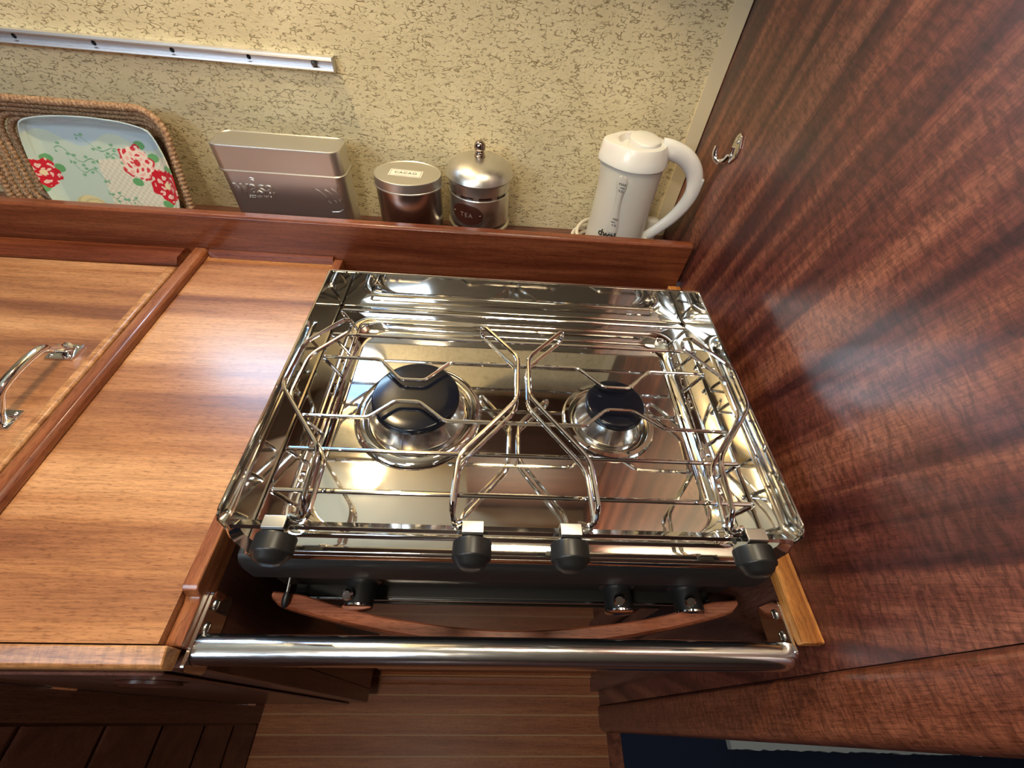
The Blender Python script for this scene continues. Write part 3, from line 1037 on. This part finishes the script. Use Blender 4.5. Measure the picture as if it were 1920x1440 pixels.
# small chrome hook on the bulkhead
hk = thing('coat_hook', 'small chrome hook screwed to the dark bulkhead right of the kettle', 'hook', (XB, 0.512, 0.118))
bm = bmesh.new()
pl = [(0.489, 0.128), (0.497, 0.141), (0.505, 0.143), (0.511, 0.137), (0.512, 0.118), (0.507, 0.104), (0.500, 0.104), (0.490, 0.116)]
prism(bm, pl, 'x', XB - 0.0030, XB - 0.0003, 0.0008, 1)
path = catmull([(XB - 0.0020, 0.508, 0.112), (XB - 0.004, 0.512, 0.103), (XB - 0.008, 0.518, 0.0985), (XB - 0.0125, 0.524, 0.100), (XB - 0.0155, 0.528, 0.107), (XB - 0.0155, 0.529, 0.116)], 6)
tube(bm, path, 0.0036, 12, scale=lambda s: 1.2 - 0.25 * s)
put('hook_body', bm, M['chrome'], hk)
for y, z in ((0.500, 0.133), (0.5035, 0.1135)):
    bm = bmesh.new()
    lathe(bm, [(0.0032, 0.0), (0.0024, -0.0012), (0.0005, -0.0016)], (XB - 0.003, y, z), 'x', 16)
    put('screw', bm, M['clip'], hk)

# ------------------------------------------------------------------ things on the shelf
# tall rectangular crispbread tin
TX0, TX1, TY0, TY1 = -0.4755, -0.2790, 0.541, 0.601
tn = thing('crispbread_tin', 'tall rectangular brushed metal tin with embossed lettering, right of the basket', 'tin', ((TX0 + TX1) / 2, (TY0 + TY1) / 2, ZS))
def rrz(inset, z, r):
    return [(x, y, z) for x, y in rrect(TX0 + inset, TX1 - inset, TY0 + inset, TY1 - inset, r, 6)]
bm = bmesh.new()
ring_stack(bm, [rrz(0.004, ZS + 0.0003, 0.012), rrz(0.0022, ZS + 0.003, 0.014), rrz(0.0022, 0.026, 0.014)], True, True, True)
tbody = put('tin_body', bm, M['tin'], tn)
bm = bmesh.new()
ring_stack(bm, [rrz(0.0010, 0.0205, 0.014), rrz(-0.0006, 0.0212, 0.015), rrz(-0.0006, 0.0232, 0.015), rrz(0.0006, 0.0245, 0.015), rrz(0.0006, 0.0580, 0.015), rrz(0.0012, 0.0598, 0.015), rrz(0.0025, 0.0602, 0.014), rrz(0.0036, 0.0592, 0.013), rrz(0.0050, 0.0592, 0.013)], True, True, True)
put('lid', bm, M['tin'], tn)
bm = bmesh.new()
YT = TY0 + 0.0022
Mf = frame((-0.4280, YT - 0.0002, -0.0030), (1, 0, 0), (0, 0, 1))
add(bm, xform(text_bm('wasa', 0.0300, 0.0004, 0.0010, 1.05), Mf))
add(bm, xform(text_bm('SEDAN 1919', 0.0062, 0.0003, 0.0002, 1.1), frame((-0.4235, YT - 0.0002, -0.0185), (1, 0, 0), (0, 0, 1))))
for (x, z, w) in ((-0.427, 0.0125, 0.004), (-0.427, 0.0095, 0.003)):
    tube(bm, [(x - w, YT, z - 0.001), (x, YT, z + 0.001), (x + w, YT, z - 0.001)], 0.0007, 6)
put('embossed_lettering', bm, M['tin'], tbody)
bm = bmesh.new()
def stroke(p):
    tube(bm, catmull([(x, YT - 0.0001, z) for x, z in p], 5), 0.0006, 6)
stroke([(-0.3290, 0.0020), (-0.3220, -0.0030), (-0.3150, -0.0110)])
stroke([(-0.3150, 0.0020), (-0.3090, -0.0020), (-0.3050, -0.0070)])
stroke([(-0.3040, 0.0040), (-0.2985, 0.0000), (-0.2960, -0.0040)])
stroke([(-0.2920, 0.0100), (-0.2945, 0.0040), (-0.2950, -0.0020)])
stroke([(-0.3140, -0.0170), (-0.3105, -0.0210)])
stroke([(-0.3040, -0.0150), (-0.3005, -0.0190)])
stroke([(-0.2960, -0.0130), (-0.2940, -0.0160), (-0.2915, -0.0120)])
stroke([(-0.3120, -0.0360), (-0.3010, -0.0350), (-0.2930, -0.0310)])
put('embossed_wheat', bm, M['tin'], tbody)

# oval cacao tin
cx, cy = -0.1815, 0.5625
ct = thing('cacao_tin', 'low oval metal tin with a small paper label on its lid', 'tin', (cx, cy, ZS))
SX, SY = 1.0, 0.815
bm = bmesh.new()
lathe(bm, [(0.050, ZS + 0.0003), (0.0535, ZS + 0.002), (0.0535, 0.018)], (cx, cy, 0), n=64, sx=SX, sy=SY, cap0=True, cap1=True)
put('tin_body', bm, M['tin_dark'], ct)
bm = bmesh.new()
lathe(bm, [(0.0540, 0.0128), (0.0556, 0.0132), (0.0556, 0.0150), (0.0548, 0.0158), (0.0548, 0.0282), (0.0540, 0.0298), (0.0525, 0.0302), (0.0510, 0.0292)], (cx, cy, 0), n=64, sx=SX, sy=SY, cap0=True, cap1=True)
lid = put('lid', bm, M['tin'], ct)
Ml = frame((-0.1840, 0.5605, 0.0294), (0.995, -0.07, 0), (0.07, 0.995, 0))
bm = bmesh.new(); box(bm, -0.0265, 0.0265, -0.0115, 0.0115, 0, 0.0003)
lb = put('label', xform(bm, Ml), M['paper'], lid)
bm = bmesh.new()
add(bm, text_bm('CACAO', 0.0095, 0.0001, 0, 1.15))
o1 = [(-0.0245, -0.0098), (0.0245, -0.0098), (0.0245, 0.0098), (-0.0245, 0.0098)]
i1 = [(-0.0240, -0.0093), (0.0240, -0.0093), (0.0240, 0.0093), (-0.0240, 0.0093)]
ring_stack(bm, [[(x, y, 0) for x, y in o1], [(x, y, 0) for x, y in i1]])
xform(bm, Ml @ Matrix.Translation((0, 0, 0.00045)))
put('label_print', bm, M['ink'], lb)

# tea jar with domed lid
jx, jy = -0.0655, 0.577
jt = thing('tea_jar', 'round pewter storage jar with domed lid, ball knob and brown name plate', 'jar', (jx, jy, ZS))
bm = bmesh.new()
lathe(bm, [(0.040, ZS + 0.0003), (0.044, ZS + 0.003), (0.046, -0.066), (0.0505, -0.0560), (0.0535, -0.0530), (0.0535, -0.0490), (0.0505, -0.0470), (0.0480, -0.0465)], (jx, jy, 0), n=64, cap0=True, cap1=True)
put('foot_ring', bm, M['pewter'], jt)
bm = bmesh.new()
lathe(bm, [(0.0478, -0.0470), (0.0486, -0.0450), (0.0486, 0.0200), (0.046, 0.024)], (jx, jy, 0), n=64, cap0=True, cap1=True)
put('glass_jar', bm, M['jar_glass'], jt)
bm = bmesh.new()
lathe(bm, [(0.0490, -0.0400), (0.0512, -0.0405), (0.0512, 0.0055), (0.0518, 0.0065), (0.0510, 0.0078), (0.0490, 0.0078)], (jx, jy, 0), n=64)
lathe(bm, [(0.0490, -0.0400), (0.0490, 0.0078)], (jx, jy, 0), n=64)
for k in range(10):
    a = 2 * PI * k / 10 + 0.25
    px, py = jx + 0.0495 * math.cos(a), jy + 0.0495 * math.sin(a)
    t_ = bmesh.new(); box(t_, -0.0045, 0.0045, -0.001, 0.001, 0.006, 0.0175)
    xform(t_, Matrix.Translation((px, py, 0)) @ Matrix.Rotation(a + PI / 2, 4, 'Z'))
    add(bm, t_)
slv = put('metal_sleeve', bm, M['pewter'], jt)
bm = bmesh.new()
lathe(bm, [(0.0498, 0.0130), (0.0512, 0.0130), (0.0520, 0.0280), (0.0550, 0.0305), (0.0560, 0.0325), (0.0553, 0.0340), (0.0540, 0.0372), (0.0500, 0.0440), (0.0425, 0.0500), (0.0320, 0.0545), (0.0190, 0.0568), (0.0060, 0.0575)], (jx, jy, 0), n=64, cap0=True, cap1=True)
dl = put('domed_lid', bm, M['pewter'], jt)
bm = bmesh.new()
lathe(bm, [(0.0090, 0.0570), (0.0088, 0.0590), (0.0072, 0.0602), (0.0078, 0.0622), (0.0072, 0.0640), (0.0056, 0.0652), (0.0070, 0.0664), (0.0088, 0.0690), (0.0093, 0.0722), (0.0085, 0.0758), (0.0062, 0.0790), (0.0030, 0.0806), (0.0006, 0.0809)], (jx, jy, 0), n=32, cap1=True)
put('ball_knob', bm, metal('dark_knob_metal', (0.42, 0.34, 0.30), 0.14), dl)
# plate: an oval curved round the sleeve
def wrap(bm_, cx_, cy_, R_, a0, zc):
    """local x -> round the cylinder, local y -> z, local z -> outwards"""
    for v in bm_.verts:
        a = a0 + v.co.x / R_
        r = R_ + v.co.z
        v.co = Vector((cx_ + r * math.cos(a), cy_ + r * math.sin(a), zc + v.co.y))
    return bm_
def disc(rx, ry, z, n=40, rings=6):
    b_ = bmesh.new()
    ring_stack(b_, [[(rx * s * math.cos(2 * PI * i / n), ry * s * math.sin(2 * PI * i / n), zz) for i in range(n)] for s, zz in [(1, 0.0)] + [(1 - k / rings, z) for k in range(rings)]], True, False, True)
    return b_
A0 = math.radians(270 - 22)
bm = wrap(disc(0.0285, 0.0175, 0.0008), jx, jy, 0.0513, A0, -0.0170)
pt = put('name_plate', bm, M['plate_brown'], slv, label='brown oval plate with two rivets')
bm = bmesh.new()
add(bm, wrap(xform(text_bm('TEA', 0.0105, 0.0001, 0, 1.3), Matrix.Translation((0, 0, 0.0010))), jx, jy, 0.0513, A0, -0.0180))
put('plate_print', bm, flat('faded_lettering', (0.28, 0.20, 0.16), 0.5), pt)
for dx in (-0.0235, 0.0235):
    bm = bmesh.new()
    t_ = bmesh.new(); lathe(t_, [(0.0018, 0.0), (0.0014, 0.0009), (0.0004, 0.0012)], (dx, 0.0, 0.0009), n=10, cap1=True)
    add(bm, wrap(t_, jx, jy, 0.0513, A0, -0.0170))
    put('rivet', bm, M['chrome'], pt)

# kettle
kx, ky = 0.1780, 0.5580
kt = thing('travel_kettle', 'small white plastic electric kettle with a large looped handle', 'kettle', (kx, ky, ZS))
def spout(r, z, push, c=None):
    ring = []
    for i in range(64):
        a = 2 * PI * i / 64
        d = math.atan2(math.sin(a - PI), math.cos(a - PI))
        rr_ = r + push * math.exp(-(d / 0.42) ** 2)
        ring.append((kx + rr_ * math.cos(a), ky + rr_ * 0.97 * math.sin(a), z))
    return ring
bm = bmesh.new()
zz = np.linspace(ZS + 0.022, 0.078, 14)
rings = []
for z in zz:
    s = (z - zz[0]) / (zz[-1] - zz[0])
    rings.append(spout(0.0475 + 0.0025 * (1 - s) ** 2 + 0.0005 * s, float(z), 0.006 * max(0, s - 0.72) / 0.28))
ring_stack(bm, rings, True, True, True)
kb = put('jug', bm, M['milky'], kt)
bm = bmesh.new()
lathe(bm, [(0.0460, ZS + 0.0003), (0.0520, ZS + 0.001), (0.0535, ZS + 0.004), (0.0530, ZS + 0.010), (0.0505, ZS + 0.0215), (0.0490, ZS + 0.0225)], (kx, ky, 0), n=64, cap0=True, cap1=True)
put('base', bm, M['white_plastic'], kt)
bm = bmesh.new()
rings = [spout(0.0478, 0.0755, 0.006), spout(0.0508, 0.0765, 0.0070), spout(0.0508, 0.0795, 0.0075), spout(0.0490, 0.0865, 0.0085), spout(0.0455, 0.0960, 0.0110), spout(0.0430, 0.1020, 0.0130), spout(0.0415, 0.1042, 0.0130), spout(0.0345, 0.1055, 0.002), spout(0.0322, 0.1045, 0.0), spout(0.0305, 0.0960, 0.0)]
ring_stack(bm, rings, True, True, True)
put('collar', bm, M['white_plastic'], kt)
bm = bmesh.new()
# flip lid: shallow dish with a thumb recess
n_ = 48
rings = []
for q, z in ((1.0, 0.0970), (1.0, 0.1072), (0.95, 0.1092), (0.75, 0.1106), (0.4, 0.1112), (0.05, 0.1113)):
    rings.append([(kx + 0.0075 + 0.0235 * q * math.cos(2 * PI * i / n_), ky + 0.0298 * q * math.sin(2 * PI * i / n_), z) for i in range(n_)])
ring_stack(bm, rings, True, True, True)
put('flip_lid', bm, M['white_plastic'], kt)
# handle
bm = bmesh.new()
hp = catmull([(kx + 0.034, ky - 0.004, 0.0985), (kx + 0.052, ky - 0.006, 0.0965), (kx + 0.076, ky - 0.008, 0.0880), (kx + 0.0965, ky - 0.010, 0.0690), (kx + 0.1050, ky - 0.012, 0.0450), (kx + 0.1020, ky - 0.012, 0.0200),
              (kx + 0.0900, ky - 0.011, -0.0060), (kx + 0.0720, ky - 0.010, -0.0290), (kx + 0.0560, ky - 0.008, -0.0460), (kx + 0.0420, ky - 0.006, -0.0600)], 8)
def hs(s):
    w = 1.18 - 0.52 * s ** 1.1
    return (w * (0.6 + 0.4 * min(1, s * 8)), w)
sweep(bm, hp, [(0.0125 * math.cos(2 * PI * i / 18), 0.0085 * math.sin(2 * PI * i / 18)) for i in range(18)], up=(0, 1, 0), scale=lambda s: (hs(s)[1], hs(s)[0]))
hd = put('handle', bm, M['white_plastic'], kt)
bm = bmesh.new()
box(bm, kx + 0.1080, kx + 0.1160, ky - 0.018, ky - 0.006, 0.036, 0.062, 0.003, 3)
put('switch', bm, M['white_plastic'], hd)
# water gauge with its marks
bm = bmesh.new()
gz = [(-0.040, 0.0075), (-0.032, 0.0085), (-0.020, 0.0070), (-0.004, 0.0048), (0.012, 0.0042), (0.024, 0.0050), (0.034, 0.0075), (0.044, 0.0085), (0.050, 0.0060), (0.052, 0.002)]
lft = [(-w, z, 0) for z, w in gz]
rgt = [(w, z, 0) for z, w in gz]
rings = []
for k in range(7):
    s = -1 + 2 * k / 6
    rings.append([(w * s, z, 0.0022 * (1 - s * s) ** 0.5 + 0.0002) for z, w in gz])
ring_stack(bm, rings, False)
KA = math.radians(270 - 24)
for v in bm.verts: v.co.x += -0.06 * (v.co.y)
KR = 0.0490
wrap(bm, kx, ky, KR, KA, 0.018)
for v in bm.verts: pass
gg = put('water_gauge', bm, M['gauge'], kb)
for body_, sz, z in (('MAX', 0.0052, 0.062), ('0.5L', 0.0052, 0.052), ('MIN', 0.0048, 0.006), ('0.2L', 0.0048, -0.004)):
    bm = bmesh.new()
    add(bm, wrap(xform(text_bm(body_, sz, 0.0001), Matrix.Translation((-0.06 * (z - 0.018) + 0.002, 0, 0.0026))), kx, ky, KR, KA, z - 0.004))
    put('gauge_lettering', bm, M['ink'], gg)
for z in (0.053, -0.003):
    bm = bmesh.new()
    t_ = bmesh.new(); box(t_, -0.0030, 0.0034, -0.0005, 0.0005, 0.0024, 0.0027)
    add(bm, wrap(t_, kx, ky, KR, KA, z))
    put('gauge_mark', bm, M['ink'], gg)
bm = wrap(xform(text_bm('dwal', 0.0165, 0.0001, 0.00035, 1.0), Matrix.Translation((0, 0, 0.0012))), kx, ky, 0.0500, math.radians(270 - 30), -0.0275)
put('name_print', bm, M['ink'], kb)

# white cord coiled behind the kettle
bm = bmesh.new()
rg = random.Random(5)
pts = []
for i in range(46):
    a = 2 * PI * i / 14.0
    pts.append((kx - 0.005 + (0.0640 + 0.004 * math.sin(i * 0.7)) * math.cos(a), ky + 0.002 + 0.060 * math.sin(a), ZS + 0.006 + 0.0115 * (i / 14.0) + 0.001 * math.sin(i)))
tube(bm, catmull(pts, 5), 0.0032, 8)
cd = put('power_cord', bm, M['cord'], kt, label='white cord coiled round the kettle foot')
bm = bmesh.new()
lathe(bm, [(0.004, 0.050), (0.0110, 0.048), (0.0130, 0.043), (0.0140, 0.012), (0.0150, 0.004), (0.0150, 0.0005)], (0.2560, 0.5990, ZS), n=28, cap0=True, cap1=True)
put('plug', bm, M['white_plastic'], cd)

# woven basket tray leaning against the wall, with the floral tray in it
BXC, BHW, BH = -0.695, 0.147, 0.180
lean = math.radians(17)
MB_ = Matrix.Translation((BXC, 0.535, ZS + 0.004)) @ Matrix.Rotation(-lean, 4, 'X')
# local frame: x sideways, z up the face, y depth (0 = opening)
bk = thing('seagrass_basket', 'shallow woven seagrass basket stood on edge against the cream wall', 'basket', (BXC, 0.545, ZS))
bm = bmesh.new()
def brect(inset, d, r):
    return [(x, d, z) for x, z in rrect(-BHW + inset, BHW - inset, inset * 0.9, BH - inset, r, 7)]
def resample(pts, step):
    P = [Vector(p) for p in pts] + [Vector(pts[0])]
    L = [0]
    for a, b_ in zip(P[:-1], P[1:]): L.append(L[-1] + (b_ - a).length)
    nn_ = int(L[-1] / step)
    out, j = [], 0
    for i in range(nn_):
        d = L[-1] * i / nn_
        while L[j + 1] < d: j += 1
        t_ = (d - L[j]) / max(1e-9, L[j + 1] - L[j])
        out.append(P[j].lerp(P[j + 1], t_))
    return out
def rope(inset, d, r, rad, step=0.00155, per=4, amp=0.30, ph=0.0):
    path = resample(brect(inset, d, r), step)
    nn_ = len(path)
    per_n = max(1, round(nn_ / per))
    rings = []
    n = 9
    for i, p in enumerate(path):
        t_ = (path[(i + 1) % nn_] - path[i - 1]).normalized()
        s_ = t_.cross(Vector((0, 1, 0))).normalized()
        u_ = Vector((0, 1, 0))
        ring = []
        for k in range(n):
            a = 2 * PI * k / n
            q = rad * (1 + amp * (0.5 + 0.5 * math.sin(2 * PI * (i * per_n / nn_) + a + ph)) - amp * 0.5)
            ring.append(p + s_ * q * math.cos(a) + u_ * q * math.sin(a))
        rings.append(ring)
    rings.append(rings[0])
    t2 = bmesh.new()
    ring_stack(t2, rings, True)
    bmesh.ops.remove_doubles(t2, verts=t2.verts[:], dist=1e-6)
    add(bm, t2)
ins = [0.003, 0.0095, 0.0160, 0.0225, 0.0290, 0.0355]
for k, iv in enumerate(ins):
    rope(iv, 0.001 + 0.0072 * k, max(0.012, 0.038 - iv * 0.4), 0.0052 if k == 0 else 0.0044, ph=k * 1.3)
t2 = bmesh.new()
prism(t2, rrect(-BHW + 0.037, BHW - 0.037, 0.034, BH - 0.037, 0.020, 6), 'y', 0.038, 0.042)
add(bm, t2)
xform(bm, MB_)
put('woven_basket', bm, M['basket'], bk, angle=80)

# floral tray: pattern computed per vertex (the print of the melamine)
tv = thing('floral_tray', 'pale green melamine tray printed with red roses, stood inside the basket', 'tray', (BXC, 0.53, ZS))
TW, TH = 0.106, 0.150
NX, NZ = 230, 160
rgn = np.random.RandomState(4)
def tray_col(u, v):
    """u,v metres from the tray centre"""
    c = np.array([0.52, 0.64, 0.56])
    if v > 0.045 + 0.01 * math.sin(u * 60): c = np.array([0.44, 0.58, 0.66])
    # pale checked patch
    if (u > -0.012 and v < 0.018 + 0.1 * (u - 0.0)) or (u > 0.03 and v < -0.02):
        ch = 1.0 if (int(math.floor(u / 0.0045)) + int(math.floor(v / 0.0045))) % 2 else 0.86
        c = np.array([0.74, 0.72, 0.60]) * ch
    # yellow rose at the bottom
    d = math.hypot((u + 0.050) / 0.026, (v + 0.058) / 0.020)
    if d < 1: c = np.array([0.74, 0.66, 0.36]) * (1.0 - 0.18 * (math.sin(14 * d + 3 * math.atan2(v + 0.058, u + 0.050)) > 0.5))
    # green sprigs
    for (a0, b0, L, ph) in ((-0.070, 0.030, 0.060, 0.0), (-0.030, 0.045, 0.070, 1.0), (-0.055, 0.010, 0.050, 2.0), (0.020, -0.045, 0.045, 0.6), (-0.015, -0.030, 0.04, 3.0), (0.004, 0.030, 0.040, 4.0)):
        s = (u - a0) / L
        if 0 < s < 1:
            yy = b0 - 0.022 * s + 0.006 * math.sin(9 * s + ph)
            if abs(v - yy) < 0.0007: c = np.array([0.16, 0.36, 0.24])
            k = round(s * 7) / 7
            lx, lz = a0 + k * L, b0 - 0.022 * k + 0.006 * math.sin(9 * k + ph) + (0.0045 if int(round(s * 7)) % 2 else -0.0045)
            if ((u - lx) / 0.0030) ** 2 + ((v - lz) / 0.0020) ** 2 < 1: c = np.array([0.20, 0.42, 0.26])
    # red roses with green leaves
    for (a0, b0, R_, full) in ((0.050, 0.016, 0.025, 0.0), (0.086, -0.016, 0.025, 1.0), (-0.098, -0.006, 0.020, 0.6)):
        for (la, lr) in ((1.1, 1.15), (-1.9, 1.2), (0.3, 1.2)):
            lx, lz = a0 + R_ * lr * math.cos(la), b0 + R_ * lr * math.sin(la)
            if ((u - lx) / 0.0085) ** 2 + ((v - lz) / 0.0062) ** 2 < 1: c = np.array([0.14, 0.38, 0.16])
        dx, dz = u - a0, v - b0
        r_ = math.hypot(dx, dz) / R_
        th = math.atan2(dz, dx)
        edge = 1.0 + 0.10 * math.cos(5 * th + full * 2) + 0.05 * math.sin(11 * th)
        if r_ < edge:
            c = np.array([0.86, 0.72, 0.62])
            w = math.sin(8.5 * r_ - 2.0 * th + 1.1 * math.sin(3 * th + 5 * r_)) * math.sin(4 * th + 6 * r_ + full)
            if full < 0.5:
                if w > 0.50: c = np.array([0.66, 0.05, 0.07])
                elif w < -0.55: c = np.array([0.84, 0.48, 0.42])
                if r_ > edge - 0.13 and math.sin(5 * th + 1.0) > 0.1: c = np.array([0.60, 0.04, 0.06])
            else:
                if w > -0.30: c = np.array([0.58, 0.02, 0.035])
                elif w < -0.60: c = np.array([0.84, 0.50, 0.45])
                if r_ > edge - 0.22 and math.sin(9 * th) > -0.6: c = np.array([0.58, 0.02, 0.035])
            if r_ < 0.20: c = np.array([0.80, 0.70, 0.42]) if full > 0.5 else np.array([0.60, 0.05, 0.06])
    return c
bm = bmesh.new()
cl = bm.loops.layers.float_color.new('print')
grid, cols = [], []
for j in range(NZ + 1):
    row, cr = [], []
    for i in range(NX + 1):
        sx_, sz_ = -1 + 2 * i / NX, -1 + 2 * j / NZ
        # squircle map keeps the corners round
        ax = sx_ * math.sqrt(1 - 0.30 * sz_ * sz_ * sx_ ** 4)
        az = sz_ * math.sqrt(1 - 0.30 * sx_ * sx_ * sz_ ** 4)
        u, v = ax * TW, az * TH / 2
        e = max(abs(sx_), abs(sz_))
        rise = 0.0 if e < 0.80 else ((e - 0.80) / 0.20) ** 1.6 * 0.013
        wob = 0.0008 * math.sin(u * 150) * (e > 0.93)
        row.append(bm.verts.new(MB_ @ Vector((u + 0.030, 0.004 - rise + wob, TH / 2 + 0.010 + v))))
        cr.append(tray_col(u, v))
    grid.append(row); cols.append(cr)
for j in range(NZ):
    for i in range(NX):
        f = bm.faces.new((grid[j][i], grid[j][i + 1], grid[j + 1][i + 1], grid[j + 1][i]))
        for lp, (jj, ii) in zip(f.loops, ((j, i), (j, i + 1), (j + 1, i + 1), (j + 1, i))):
            lp[cl] = (*cols[jj][ii], 1)
m, n, b = nt('floral_melamine')
at = n.nodes.new('ShaderNodeVertexColor')
at.layer_name = 'print'
n.links.new(at.outputs['Color'], b.inputs['Base Color'])
inp(b, rough=0.22, coat=0.5)
to = put('printed_tray', bm, m, tv)
sm = to.modifiers.new('thickness', 'SOLIDIFY')
sm.thickness = 0.002
sm.offset = 1

# ------------------------------------------------------------------ room beyond the frame (seen only as reflections)
bm = bmesh.new()
lathe(bm, [(0.034, 0.86), (0.034, 0.846), (0.028, 0.842), (0.0185, 0.848)], (-0.415, 0.515, 0), n=32)
t = thing('ceiling_lamp', 'small round warm ceiling lamp over the tins', 'lamp', (-0.415, 0.515, 0.86))
put('lamp_ring', bm, M['steel'], t)
bm = bmesh.new(); lathe(bm, [(0.0190, 0.850), (0.0190, 0.847), (0.001, 0.846)], (-0.415, 0.515, 0), n=32, cap1=True)
put('lamp_lens', bm, emis('warm_lamp_lens', (1.0, 0.80, 0.5), 110.0), t)

bm = bmesh.new(); box(bm, -0.09, XB - 0.0005, 0.43, YB - 0.0005, 0.50, 0.8595, 0.003, 1)
t = put('overhead_locker', bm, wood('matte_dark_mahogany', (0.05, 0.02, 0.015), (0.075, 0.03, 0.022), (0.10, 0.045, 0.03), 'x', rough=0.6, coat=0.0))
tag(t, 'dark wooden locker hung under the ceiling above the kettle and jar', 'locker')
